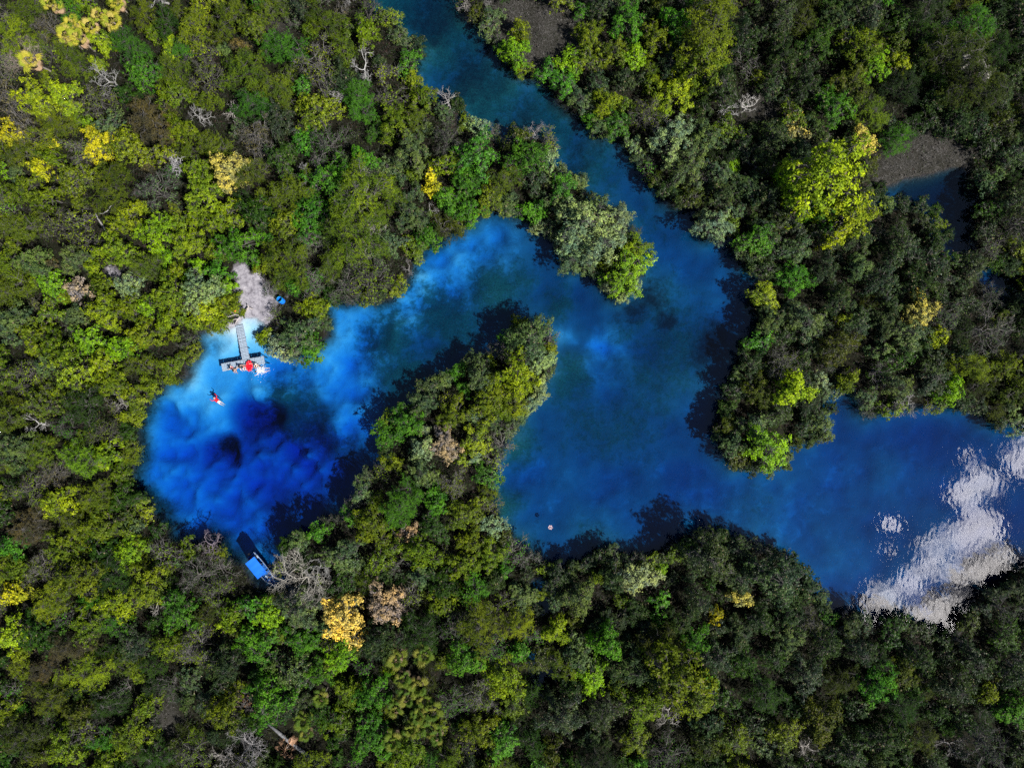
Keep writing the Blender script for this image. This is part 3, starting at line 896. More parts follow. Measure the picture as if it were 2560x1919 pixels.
# ------------------------------------------------------------------ the trees one can point at: x, y, radius (photograph pixels), kind, colour, label
SPEC = [
    (865, 1545, 66, 'broad', 'orange-yellow', "bright orange-yellow leafy tree standing alone in the dark forest below the boat", .3),
    (852, 1642, 48, 'broad', 'lime green', "lime green leafy tree touching the lower edge of the orange-yellow tree", 0),
    (2060, 430, 105, 'broad', 'yellow-green', "very large bright yellow-green tree by the narrow creek in the upper right", .6),
    (2110, 540, 72, 'broad', 'yellow-green', "bright yellow-green tree joined to the lower side of the very large yellow-green one", .3),
    (1975, 455, 55, 'broad', 'lime green', "lime green tree on the left flank of the very large yellow-green tree", .2),
    (1985, 335, 36, 'broad', 'straw yellow', "straw yellow speckled tree just above the very large yellow-green tree", 0),
    (2155, 350, 44, 'broad', 'straw yellow', "straw yellow tree with reddish edge right above the very large yellow-green tree", 0),
    (92, 248, 52, 'broad', 'yellow-green', "vivid lime-yellow tree, left half of the bright spreading pair near the left edge", .2),
    (168, 244, 46, 'broad', 'yellow-green', "vivid lime-yellow tree, right half of the bright spreading pair near the left edge", .1),
    (262, 366, 56, 'broad', 'golden yellow', "golden yellow-brown tree with bare twigs on its right, in the upper left forest", 0),
    (108, 432, 34, 'broad', 'golden yellow', "small golden yellow tree below and left of the golden yellow-brown tree", 0),
    (135, 370, 16, 'broad', 'golden yellow', "tiny golden yellow shrub between two golden trees in the upper left", 0),
    (40, 345, 34, 'broad', 'golden yellow', "golden yellow tree touching the left edge of the picture", 0),
    (430, 112, 24, 'broad', 'yellow-green', "small bright yellow-green tree under the top edge, upper of the two touching", 0),
    (428, 140, 22, 'broad', 'yellow-green', "small bright yellow-green tree under the top edge, lower of the two touching", 0),
    (565, 432, 56, 'broad', 'straw yellow', "yellow and tan speckled tree right of the white leafless tree in the upper left", .2),
    (358, 520, 24, 'broad', 'yellow-green', "small pale yellow-green tree beside the dark gap left of centre", .2),
    (1082, 455, 36, 'broad', 'golden yellow', "bright yellow tree in the forest above the river bend", .2),
    (1030, 440, 20, 'broad', 'yellow-olive', "small yellow-olive shrub left of the bright yellow tree", 0),
    (500, 735, 62, 'mangrove', 'silvery green', "pale rounded silvery green tree left of the sandy clearing", .5),
    (520, 765, 40, 'broad', 'yellow-green', "pale yellow-green tree overlapping the pale rounded silvery one", .2),
    (500, 672, 24, 'broad', 'lime green', "lime green tree above the pale rounded silvery tree", .1),
    (545, 682, 34, 'broad', 'fresh green', "fresh green tree left above the sandy clearing", .0),
    (570, 715, 25, 'broad', 'lime green', "small round lime green tree at the left edge of the sandy clearing", .2),
    (572, 760, 36, 'broad', 'olive', "olive tree leaning over the person in orange hat by the sandy clearing", -.3),
    (368, 770, 26, 'broad', 'lime green', "narrow vivid green tree in the forest left of the sandy clearing", .2),
    (200, 725, 34, 'broad', 'pink-grey', "pinkish grey flowering tree in the forest left of the sandy clearing", 0),
    (320, 715, 42, 'mangrove', 'silvery green', "silvery green tree below the narrow sandy strip in the left forest", 0),
    (745, 840, 62, 'mangrove', 'grey-green', "dense grey-green tree on the bank right of the dock", -.1),
    (775, 870, 40, 'broad', 'fresh green', "fresh green bush at the water edge right of the dock", -.3),
    (700, 872, 38, 'mangrove', 'silvery green', "silvery green bush hanging over the water beside the dock", -.5),
    (662, 838, 26, 'broad', 'yellow-olive', "small yellow-olive bush between the sandy clearing and the dock", -.5),
    (900, 480, 85, 'feather', 'yellow-olive', "large feathery yellow-olive tree with pale branches, upper left of the river bend", .5),
    (885, 590, 85, 'feather', 'olive', "large feathery olive tree with long white branches beside the river bend", .4),
    (720, 655, 70, 'feather', 'olive', "wide feathery olive tree above the sandy clearing", .0),
    (925, 700, 62, 'twig', 'olive', "brushy twiggy bush leaning over the blue water at the river bend", -.3),
    (865, 720, 55, 'twig', 'dark grey-green', "grey brushwood thicket on the bank left of the river bend", -.3),
    (780, 545, 60, 'broad', 'fresh green', "fresh green tree in the forest above the sandy clearing", 0),
    (1290, 130, 42, 'broad', 'lime green', "bright green tree at the lower end of the grey clearing on the top edge", .2),
    (1300, 75, 28, 'broad', 'yellow-olive', "small olive bush inside the grey clearing on the top edge", 0),
    (1430, 150, 36, 'broad', 'lime green', "lime green tree on the channel bank right of the grey clearing", .2),
    (1412, 205, 36, 'mangrove', 'fresh green', "round fresh green tree overhanging the upper channel", 0),
    (1520, 260, 44, 'broad', 'yellow-olive', "yellow-olive tree on the right bank of the upper channel", 0),
    (1580, 145, 36, 'broad', 'lime green', "lime green tree in the forest right of the upper channel", .2),
    (1690, 235, 55, 'broad', 'yellow-green', "bright yellow-green tree with a white dead branch below it", .1),
    (1660, 280, 26, 'broad', 'yellow-green', "small bright yellow-green tree beside the white dead branch", .1),
    (1775, 70, 95, 'feather', 'olive', "big light green feathery tree at the top edge, right of the upper channel", .6),
    (1760, 160, 70, 'broad', 'olive', "olive green tree just below the big light green feathery tree", .3),
    (2150, 130, 60, 'broad', 'olive', "olive tree in the dark forest left of the fallen grey palm", .3),
    (2180, 170, 46, 'broad', 'lime green', "lime green tree in the dark forest left of the fallen grey palm", .2),
    (2245, 160, 32, 'broad', 'yellow-olive', "small yellow-olive tree nearest the left side of the fallen grey palm", .1),
    (2400, 130, 80, 'feather', 'dark olive', "dark olive feathery tree around the fallen grey palm in the upper right", .5),
    (2430, 220, 75, 'feather', 'dark olive', "dark olive feathery tree below the fallen grey palm in the upper right", .4),
    (1470, 560, 82, 'mangrove', 'silvery green', "large pale silvery green tree forming the headland in the river", .4),
    (1545, 545, 48, 'mangrove', 'silvery green', "silvery green tree on the upper right shoulder of the headland", .2),
    (1590, 620, 42, 'broad', 'yellow-olive', "olive-yellow bush on the right edge of the headland", .0),
    (1560, 690, 58, 'mangrove', 'lime green', "bright lime green bush at the tip of the headland in the river", .2),
    (1430, 650, 42, 'mangrove', 'grey-green', "grey-green bush on the lower left edge of the headland", -.2),
    (1410, 470, 45, 'mangrove', 'fresh green', "fresh green tree where the headland joins the bank", .2),
    (1320, 400, 55, 'broad', 'fresh green', "fresh green tree on the bank above the headland", .2),
    (1450, 605, 58, 'mangrove', 'silvery green', "pale silvery green tree in the lower middle of the headland", .3),
    (1512, 612, 62, 'mangrove', 'silvery green', "pale silvery green tree in the centre of the headland", .4),
    (1500, 520, 50, 'mangrove', 'grey-green', "grey-green tree at the top of the headland", .2),
    (1590, 660, 40, 'mangrove', 'lime green', "lime green bush on the lower right edge of the headland", .0),
    (598, 738, 15, 'broad', 'olive', "tiny olive shrub on the left rim of the sandy clearing", -.3),
    (676, 722, 22, 'twig', 'grey-green', "thin grey-green bush on the upper right rim of the sandy clearing", -.3),
    (690, 785, 24, 'twig', 'olive', "thin olive bush below the blue barrel", -.3),
    (692, 1424, 24, 'twig', 'yellow-olive', "thin leafy bush hanging over the right side of the blue boat", .2),
    (1915, 1125, 64, 'mangrove', 'lime green', "round lime green tree on the tip of the right headland above the wide pool", .3),
    (1975, 975, 56, 'broad', 'yellow-green', "bright yellow-green tree on the right headland above the round lime tree", .4),
    (2055, 1060, 46, 'mangrove', 'grey-green', "grey-green bush on the right side of the right headland", -.2),
    (2300, 780, 48, 'broad', 'straw yellow', "straw yellow speckled tree in the dark green forest on the right", .3),
    (2340, 845, 32, 'broad', 'yellow-green', "yellow-green bush just below the straw yellow speckled tree", .1),
    (2430, 915, 52, 'feather', 'yellow-olive', "olive-yellow feathery tree near the right edge above the wide pool", .2),
    (2380, 975, 40, 'broad', 'lime green', "lime green bush on the bank near the right edge above the wide pool", 0),
    (1830, 420, 24, 'broad', 'lime green', "small lime green tree left of the very large yellow-green tree", .2),
    (1800, 440, 46, 'mangrove', 'grey-green', "grey-green tree on the bank left of the very large yellow-green tree", .0),
    (1790, 560, 52, 'mangrove', 'silvery green', "silvery tree hanging over the right bank opposite the headland", .1),
    (1885, 600, 50, 'mangrove', 'fresh green', "fresh green tree on the right bank opposite the headland tip", .1),
    (1330, 840, 66, 'mangrove', 'grey-green', "grey-green tree on the tip of the narrow peninsula between the pools", .2),
    (1290, 935, 58, 'broad', 'yellow-olive', "yellow-olive tree below the tip of the narrow peninsula", .2),
    (1350, 905, 42, 'mangrove', 'silvery green', "silvery green bush on the right side of the narrow peninsula", 0),
    (1015, 1060, 48, 'broad', 'fresh green', "fresh green tree on the left flank of the narrow peninsula", .1),
    (1200, 940, 50, 'mangrove', 'grey-green', "grey-green tree on the left shoulder of the narrow peninsula", 0),
    (1090, 1250, 40, 'broad', 'fresh green', "fresh green tree in the middle of the narrow peninsula", .1),
    (1020, 1330, 34, 'broad', 'pink-grey', "pinkish flowering tree on the root of the narrow peninsula", 0),
    (1850, 1490, 36, 'broad', 'straw yellow', "straw yellow speckled tree on the rounded point below the wide pool", .2),
    (1790, 1530, 22, 'broad', 'golden yellow', "small golden yellow shrub left of the straw speckled tree on the rounded point", .1),
    (1780, 1400, 74, 'mangrove', 'dark grey-green', "dark grey-green domed tree on the top of the rounded point below the wide pool", .2),
    (1930, 1440, 78, 'mangrove', 'dark grey-green', "large dark grey-green tree on the right of the rounded point below the wide pool", .3),
    (1600, 1440, 52, 'mangrove', 'silvery green', "silvery green tree on the bank left of the rounded point", .0),
    (1655, 1420, 20, 'broad', 'lime green', "tiny lime green bush in the notch left of the rounded point", -.1),
    (1515, 1610, 55, 'broad', 'fresh green', "fresh green tree below the wide pool, left of the middle-sized dark trees", .2),
    (1480, 1690, 46, 'broad', 'lime green', "lime green tree in the lower forest below the wide pool", .1),
    (1690, 1690, 92, 'broad', 'olive', "large olive green tree in the lower forest under the rounded point", .3),
    (1295, 1560, 46, 'feather', 'yellow-olive', "yellow-olive tree by the small puddle in the lower middle", .2),
    (1260, 1690, 58, 'broad', 'yellow-olive', "yellow-olive tree in the lower middle near the bottom edge", .2),
    (1200, 1560, 70, 'feather', 'olive', "wide feathery olive tree in the lower middle forest", .2),
    (1100, 1460, 46, 'broad', 'deep green', "deep green tree in the lower middle forest", .1),
    (668, 1535, 42, 'broad', 'lime green', "lime green tree just below the blue boat", .0),
    (560, 1556, 22, 'broad', 'yellow-green', "small round yellow-green shrub below and left of the blue boat", .1),
    (150, 1250, 44, 'broad', 'yellow-green', "yellow-green tree with golden lower edge left of the deep pool", .2),
    (330, 1380, 46, 'broad', 'lime green', "lime green tree on the bank below the deep pool, left side", .1),
    (45, 1480, 36, 'broad', 'golden yellow', "golden yellow tree near the left edge in the lower forest", .1),
    (45, 1580, 50, 'broad', 'yellow-green', "yellow-green tree touching the left edge in the lower forest", .2),
    (300, 1500, 54, 'broad', 'yellow-olive', "yellow-olive speckled tree in the lower left forest", .1),
    (210, 1150, 54, 'feather', 'lime green', "lime green feathery tree left of the deep pool", .2),
    (680, 1750, 70, 'broad', 'fresh green', "fresh green tree in the lower forest left of the lower palm clump", .2),
    (490, 1010, 0, '', '', '', 0),
]
SPEC = [s for s in SPEC if s[2] > 0]
SPEC_BARE = [  # x, y, radius, size class, proto, spin, label, colour
    (762, 1448, 92, 'L', 0, 2.2, "big white leafless tree spreading its branches right of the blue boat", (.50, .48, .43)),
    (455, 412, 46, 'S', 1, .3, "white leafless tree with tangled branches in the upper left forest", (.50, .50, .53)),
    (905, 165, 58, 'S', 2, 1.2, "grey leafless tree beside the upper left bank of the channel", (.42, .42, .42)),
    (1815, 275, 40, 'S', 3, .8, "white leafless bush in the forest right of the upper channel", (.50, .50, .50)),
    (1868, 265, 40, 'S', 0, 2.6, "white leafless tree with upward branches beside the dark brown clearing", (.55, .54, .52)),
    (1645, 308, 34, 'S', 4, 4.0, "white dead branch lying below the bright yellow-green tree", (.62, .60, .56)),
    (510, 1365, 50, 'S', 5, .2, "purple-grey leafless bush at the lower edge of the deep pool", (.25, .21, .25)),
    (400, 1500, 46, 'S', 2, 3.9, "pale leafless tree in the lower left forest", (.48, .46, .44)),
    (620, 1865, 74, 'L', 1, 1.0, "large pale leafless tree at the bottom edge, left of the lower palm clump", (.40, .39, .40)),
    (845, 250, 34, 'S', 1, 4.4, "pale bent leafless tree in the forest left of the channel", (.42, .42, .42)),
    (1335, 330, 36, 'S', 5, 2.0, "grey leafless bush on the left bank of the channel", (.26, .25, .27)),
    (1120, 250, 44, 'S', 3, 5.0, "pale twiggy leafless bush at the channel edge", (.38, .37, .37)),
    (60, 150, 60, 'L', 0, .5, "grey-brown leafless tree near the upper left corner", (.36, .31, .27)),
    (500, 290, 40, 'S', 0, 1.0, "pale leafless tree right of the lime pair in the upper left", (.36, .36, .36)),
    (780, 430, 50, 'S', 4, 2.5, "white bent leafless tree left of the big feathery tree", (.40, .40, .42)),
    (90, 1060, 44, 'S', 2, 2.2, "white leafless tree left of the deep pool", (.42, .42, .42)),
    (2270, 1010, 46, 'S', 1, .9, "grey leafless bush leaning over the wide pool from the right bank", (.28, .28, .28)),
    (1972, 1396, 26, 'S', 3, 1.5, "thin leafless branches rising at the right side of the rounded point", (.30, .28, .30)),
    (310, 1010, 36, 'S', 5, 3.3, "pale curled leafless shrub on the left bank of the deep pool", (.38, .37, .36)),
    (905, 470, 66, 'L', 1, 3.0, "pale branches rising through the large feathery yellow-olive tree", (.40, .39, .34)),
    (890, 590, 76, 'L', 0, 4.6, "long white branches rising through the large feathery olive tree", (.46, .45, .41)),
    (800, 1420, 60, 'S', 0, 5.5, "grey leafless tree behind the big white leafless tree", (.36, .36, .35)),
]
PALMS = [(x, y, 'up') for x, y in ((140, 20), (190, 70), (255, 45), (290, 62), (178, 98), (205, 102), (300, 15), (85, 160), (235, 75))] + \
        [(x, y, 'low') for x, y in ((1010, 1690), (1045, 1708), (1020, 1735), (1062, 1745), (990, 1765), (1050, 1780), (1085, 1772), (1075, 1815), (1030, 1815), (985, 1845), (1092, 1832), (805, 1738), (762, 1795), (768, 1825), (995, 1640), (1062, 1632), (830, 1650))]


# ------------------------------------------------------------------ place the trees
CLEAR = [(632, 712, 30), (648, 752, 44), (618, 765, 30), (660, 790, 18), (612, 806, 34), (600, 690, 12), (596, 845, 34),
         (1300, 30, 48), (1370, 60, 52), (1420, 110, 22), (1345, 150, 18), (2330, 385, 50), (2262, 425, 38), (2395, 385, 26), (1900, 268, 30),
         (425, 1790, 26), (285, 690, 16), (335, 702, 14), (245, 560, 20), (655, 1425, 62), (707, 752, 16), (2450, 150, 22), (720, 1850, 40), (640, 1400, 40)]
CLR = np.array([(*UV(a, b), c / PXM) for a, b, c in CLEAR])
SH = poly_uv(SHORE)


_gx = np.arange(-72, 72.01, .5); _gy = np.arange(-56, 56.01, .5)
_GX, _GY = np.meshgrid(_gx, _gy)
_SD = land_sd(np.stack([_GX.ravel(), _GY.ravel()], 1), puddles=False).reshape(_GX.shape)


def sds(u, v):
    fx = np.clip((np.asarray(u) + 72) / .5, 0, len(_gx) - 1.001); fy = np.clip((np.asarray(v) + 56) / .5, 0, len(_gy) - 1.001)
    i = fx.astype(int); j = fy.astype(int); a = fx - i; b = fy - j
    return (_SD[j, i] * (1 - a) + _SD[j, i + 1] * a) * (1 - b) + (_SD[j + 1, i] * (1 - a) + _SD[j + 1, i + 1] * a) * b


def sd1(u, v):
    return float(sds(np.array([u]), np.array([v]))[0])


def mk(px, py, r_px, kind, colour, label=None, lift=0.0, size=None, proto=None, spin=None, color=None):
    TREES.append(dict(px=px, py=py, r=r_px / PXM, kind=kind, colour=colour, label=label, lift=lift, size=size, proto=proto, spin=spin, color=color))


for s in SPEC:
    mk(*s[:5], label=s[5], lift=s[6])
for s in SPEC_BARE:
    mk(s[0], s[1], s[2], 'bare', 'white', label=s[6], size=s[3], proto=s[4], spin=s[5], color=s[7], lift=.4)
for x, y, g in PALMS:
    mk(x, y, 26, 'palm', 'green', lift=.2)


def fits(u, v, r, k, placed, edge=False):
    d = np.hypot(placed[:, 0] - u, placed[:, 1] - v)
    if (d < k * (placed[:, 2] + r)).any(): return False
    if (np.hypot(CLR[:, 0] - u, CLR[:, 1] - v) < CLR[:, 2] + (.75 if not edge else .6) * r).any(): return False
    return True


placed = np.array([(*UV(t['px'], t['py']), t['r'] * (.3 if t['kind'] == 'bare' else .62)) for t in TREES])
rng = np.random.default_rng(5)
# trees that make the water's edge
for pl, in ((SHORE,), (CREEK,), (POOL2,)):
    q = poly_uv(pl)
    n = len(q)
    acc = 0.0
    for i in range(n):
        a = q[i]; b = q[(i + 1) % n]
        L = np.linalg.norm(b - a)
        nrm = np.array([-(b - a)[1], (b - a)[0]]) / max(L, 1e-6)
        s = 0.0
        while s < L:
            p = a + (b - a) * (s / L)
            s += 0.55
            for _ in range(3):
                r = rng.uniform(1.1, 2.3)
                for sg in (1, -1):
                    c = p + nrm * sg * r * .86
                    if abs(c[0]) > 68 or abs(c[1]) > 52: continue
                    d = sd1(*c)
                    if d < r * .72: continue
                    if not fits(c[0], c[1], r, .62, placed, True): continue
                    px = 1280 + c[0] * PXM; py = 959.5 - c[1] * PXM
                    kind, col = pick(px, py, rng)
                    if kind in ('feather', 'bare') and rng.random() < .75: kind = 'mangrove'; col = col if col not in ('reddish', 'brownish') else 'grey-green'
                    mk(px, py, r * PXM, kind, col, lift=-.6)
                    placed = np.vstack([placed, (c[0], c[1], r)])
# the forest behind
for step, (lo, hi, tries, k) in enumerate(((2.1, 3.2, 2600, .66), (1.5, 2.3, 6500, .64), (0.9, 1.35, 6000, .66))):
    U = rng.uniform(-67.5, 67.5, tries); V = rng.uniform(-51.5, 51.5, tries)
    SDs = sds(U, V)
    for u, v, d in zip(U, V, SDs):
        r = rng.uniform(lo, hi)
        if d < r * .8: continue
        if not fits(u, v, r, k, placed): continue
        px = 1280 + u * PXM; py = 959.5 - v * PXM
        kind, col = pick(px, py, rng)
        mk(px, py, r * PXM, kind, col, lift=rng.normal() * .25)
        placed = np.vstack([placed, (u, v, r)])
from collections import Counter
print("TREES", len(TREES), Counter(t['kind'] for t in TREES))

# --- labels that single each tree out
LANDM = [(608, 890, "the dock"), (655, 1425, "the blue boat"), (865, 1545, "the orange-yellow tree"), (2060, 440, "the very large yellow-green tree"),
    (1520, 600, "the headland tree"), (130, 250, "the lime-yellow pair"), (262, 366, "the golden yellow-brown tree"), (215, 60, "the upper palm clump"),
    (1040, 1750, "the lower palm clump"), (1330, 830, "the peninsula tip"), (2300, 780, "the straw speckled tree"), (2350, 1450, "the mirrored cloud"),
    (1370, 70, "the grey clearing"), (2320, 390, "the brown clearing"), (640, 740, "the sandy clearing"), (1915, 1125, "the round lime tree"),
    (1850, 1460, "the rounded point"), (455, 412, "the white leafless tree"), (885, 560, "the big feathery tree"), (1082, 455, "the bright yellow tree"),
    (1690, 240, "the white dead branch"), (2440, 170, "the fallen grey palm"), (500, 740, "the pale rounded tree"), (330, 1150, "the deep pool's left bank"),
    (2550, 1900, "the bottom right corner"), (10, 1900, "the bottom left corner"), (2550, 10, "the top right corner"), (1690, 1690, "the large olive tree"), (650, 10, "the top edge's forest middle")]
NOUN = {'broad': 'leafy tree', 'mangrove': 'glossy mangrove', 'feather': 'feathery tree', 'twig': 'twiggy bush', 'bare': 'leafless tree'}
NAME = {'broad': 'broadleaf_tree', 'mangrove': 'mangrove_tree', 'feather': 'feathery_tree', 'twig': 'twiggy_bush', 'bare': 'leafless_tree', 'palm': 'fan_palm'}
CATG = {'broad': 'tree', 'mangrove': 'mangrove', 'feather': 'tree', 'twig': 'bush', 'bare': 'dead tree', 'palm': 'palm'}
GRP = {'broad': 'broadleaf trees of the forest', 'mangrove': 'mangroves along the water', 'feather': 'feathery trees of the forest', 'twig': 'twiggy bushes', 'bare': 'leafless trees', 'palm': 'fan palms'}
ORD = ['nearest', 'second nearest', 'third nearest', 'fourth nearest', 'fifth nearest', 'sixth nearest', 'seventh nearest', 'eighth nearest', 'ninth nearest', 'tenth nearest',
       'eleventh nearest', 'twelfth nearest', 'thirteenth nearest', 'fourteenth nearest', 'fifteenth nearest', 'sixteenth nearest', 'seventeenth nearest', 'eighteenth nearest', 'nineteenth nearest', 'twentieth nearest']
buckets = {}
for t in TREES:
    if t['label']: continue
    if t['kind'] == 'palm':
        lm = (215, 0, "the top edge") if t['py'] < 400 else (865, 1545, "the orange-yellow tree")
        d = math.hypot(t['px'] - lm[0], t['py'] - lm[1])
        buckets.setdefault(("yellow-green fan palm" if t['py'] < 400 else "olive fan palm", "in the clump by" if t['py'] < 400 else "in the lower forest by", lm[2]), []).append((d, t))
        continue
    best = min(LANDM, key=lambda q: math.hypot(t['px'] - q[0], t['py'] - q[1]))
    dx = t['px'] - best[0]; dy = t['py'] - best[1]; d = math.hypot(dx, dy)
    an = math.degrees(math.atan2(-dy, dx)) % 360
    di = ["right of", "above right of", "above", "above left of", "left of", "below left of", "below", "below right of"][int(((an + 22.5) % 360) // 45)]
    sz = 'small ' if t['r'] < 1.35 else 'large ' if t['r'] > 2.3 else ''
    cname = t['colour'] if t['kind'] != 'bare' else 'grey'
    if t['kind'] in ('broad', 'mangrove') and t['r'] < 1.45: sz = ''
    buckets.setdefault((sz + cname + ' ' + ('leafy shrub' if t['kind'] == 'broad' and t['r'] < 1.42 else 'mangrove bush' if t['kind'] == 'mangrove' and t['r'] < 1.45 else NOUN[t['kind']]), di, best[2]), []).append((d, t))
for (a, di, lm), L in buckets.items():
    L.sort(key=lambda q: q[0])
    for i, (d, t) in enumerate(L):
        t['label'] = f"{a} {di} {lm}" + ("" if len(L) == 1 else f", {ORD[min(i, 19)]}")


def frond_mesh(name, seed, dry):
    rng = np.random.default_rng(seed)
    mb = MB()
    mb.tube([(0, 0, 0), (.35, 0, .12), (.72, 0, .10)], [.018, .014, .010], 4)
    nl = 17
    for k in range(nl):
        an = R(-105 + 210 * k / (nl - 1))
        L = (.62 - .16 * abs(an) / R(105)) * rng.uniform(.9, 1.08)
        d = Vector((math.cos(an), math.sin(an), 0)); s = Vector((-math.sin(an), math.cos(an), 0))
        o = Vector((.72, 0, .10)); up = .05 * (1 if k % 2 else -1)
        drop = -.16 * rng.uniform(.6, 1.6) - (.15 if dry else 0)
        a = o + d * L * .55 + Vector((0, 0, .02))
        tip = o + d * L + Vector((0, 0, drop))
        mb.add([o, a + s * .045 + Vector((0, 0, up * .3)), tip, a - s * .045 - Vector((0, 0, up * .3))], [(0, 1, 2, 3)])
    me = bpy.data.meshes.new(name)
    me.from_pydata(mb.v, [], mb.f); me.update()
    return me


def palm_leaf_material():
    m, t = new_mat("palm_frond")
    oi = N(t, 'ShaderNodeObjectInfo')
    f = noise(t, 9.0, 3)
    k = ramp(t, f, [(0.3, (.7, .7, .7)), (0.7, (1.3, 1.25, 1.1))])
    c = mixc(t, 1.0, oi.outputs['Color'], k, 'MULTIPLY')
    p = N(t, 'ShaderNodeBsdfPrincipled'); t.links.new(c, p.inputs['Base Color'])
    p.inputs['Roughness'].default_value = .6; p.inputs['Specular IOR Level'].default_value = .15
    tr = N(t, 'ShaderNodeBsdfTranslucent'); t.links.new(c, tr.inputs[0])
    mx = N(t, 'ShaderNodeMixShader'); mx.inputs[0].default_value = .25
    t.links.new(p.outputs[0], mx.inputs[1]); t.links.new(tr.outputs[0], mx.inputs[2])
    o = N(t, 'ShaderNodeOutputMaterial'); t.links.new(mx.outputs[0], o.inputs[0])
    return m


PALM_M = palm_leaf_material()
FROND = [frond_mesh("frond", 40 + k, k > 1) for k in range(3)]
for f in FROND: f.materials.append(PALM_M)
_pt = []
for k in range(3):
    mb = MB()
    rg = random.Random(60 + k)
    H = 2.6 + .7 * k
    bx = rg.uniform(-.4, .4); by = rg.uniform(-.4, .4)
    mb.tube([(bx, by, -.6), (bx * .7, by * .7, H * .35), (bx * .25, by * .25, H * .7), (0, 0, H)], [.13, .10, .085, .08], 8)
    me = bpy.data.meshes.new("trunk"); me.from_pydata(mb.v, [], mb.f); me.update(); me.materials.append(MAT['bark'])
    _pt.append((me, H))


def add_palm(t, rg):
    me, H = _pt[rg.randrange(3)]
    s = rg.uniform(.9, 1.2)
    loc = P(t['px'], t['py'], H * s)
    e = empty('fan_palm', (loc.x, loc.y, ground_z(loc.x, loc.y)), rg.uniform(0, 6.28))
    e.scale = (s, s, s)
    upper = t['py'] < 400
    tag(e, t['label'], 'palm', GRP['palm'])
    tr = link('trunk', me, e); tr.color = (.30, .27, .24, 1)
    n = rg.randint(13, 18)
    for k in range(n):
        dry = k >= n - 4
        fr = link('frond', FROND[2 if dry else rg.randrange(2)], e)
        fr.location = (0, 0, H)
        el = R(62 - 105 * (k / n)) if not dry else R(rg.uniform(-62, -35))
        fr.rotation_euler = (rg.uniform(-.35, .35), -el, k * 2.399 + rg.uniform(-.2, .2))
        q = rg.uniform(.8, 1.15); fr.scale = (q, q, q)
        if dry: c = (.42, .29, .19) if upper else (.17, .13, .08)
        elif upper: c = rg.choice([(.46, .42, .05), (.34, .37, .03), (.48, .40, .10), (.28, .33, .03)])
        else: c = rg.choice([(.13, .17, .02), (.10, .15, .015), (.17, .18, .03), (.07, .13, .015)])
        fr.color = (*c, 1)


def add_tree(t, rg):
    if t['kind'] == 'palm':
        return add_palm(t, rg)
    k = t['kind']; r = t['r']
    if k == 'bare':
        sz = t['size'] or 'S'
        pr = PROTO[('bare', sz)]; R0 = RB[sz]; H0 = 3.2 if sz == 'S' else 4.0
        a, b = pr[t['proto'] % len(pr)] if t['proto'] is not None else rg.choice(pr)
        sc_ = r / R0; zs = sc_ * .9; zc = H0 * .8 * zs
    else:
        sz = 'S' if r < 2.05 else 'L'
        R0, H0 = RS[sz]
        a, b = rg.choice(PROTO[(k, sz)])
        sc_ = r / R0 * 1.12
        zs = sc_ * rg.uniform(.85, 1.15) * (1.0 + .35 * t['lift'])
        zc = H0 * .62 * zs
    loc = P(t['px'], t['py'], zc)
    shrub = k == 'broad' and r < 1.42 and 'shrub' in t['label']
    mshrub = k == 'mangrove' and r < 1.45 and 'mangrove bush' in t['label']
    e = empty('leafy_shrub' if shrub else 'mangrove_bush' if mshrub else NAME[k], (loc.x, loc.y, max(ground_z(loc.x, loc.y), -.35)), t['spin'] if t['spin'] is not None else rg.uniform(0, 6.28))
    kk = (CAM_H - zc) / CAM_H
    e.scale = (sc_ * kk, sc_ * kk * rg.uniform(.9, 1.1), zs)
    tag(e, t['label'], 'shrub' if shrub else CATG[k], 'leafy shrubs of the forest' if shrub else 'low mangrove bushes' if mshrub else GRP[k])
    tr = link('trunk', a, e); cr = link('branches' if k == 'bare' else 'crown', b, e)
    if k == 'bare':
        c = t['color'] or rg.choice([(.34, .34, .34), (.28, .27, .27), (.40, .38, .36), (.24, .22, .22)])
        tr.color = (*c, 1); cr.color = (*c, 1)
        return
    g = rg.uniform(.06, .13) * (1.5 if k == 'twig' else 1.0)
    tr.color = (g, g * .96, g * .93, 1)
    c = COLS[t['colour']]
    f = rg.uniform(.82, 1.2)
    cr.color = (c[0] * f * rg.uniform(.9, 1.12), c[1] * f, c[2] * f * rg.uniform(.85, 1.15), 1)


rg = random.Random(21)
for t in TREES:
    add_tree(t, rg)


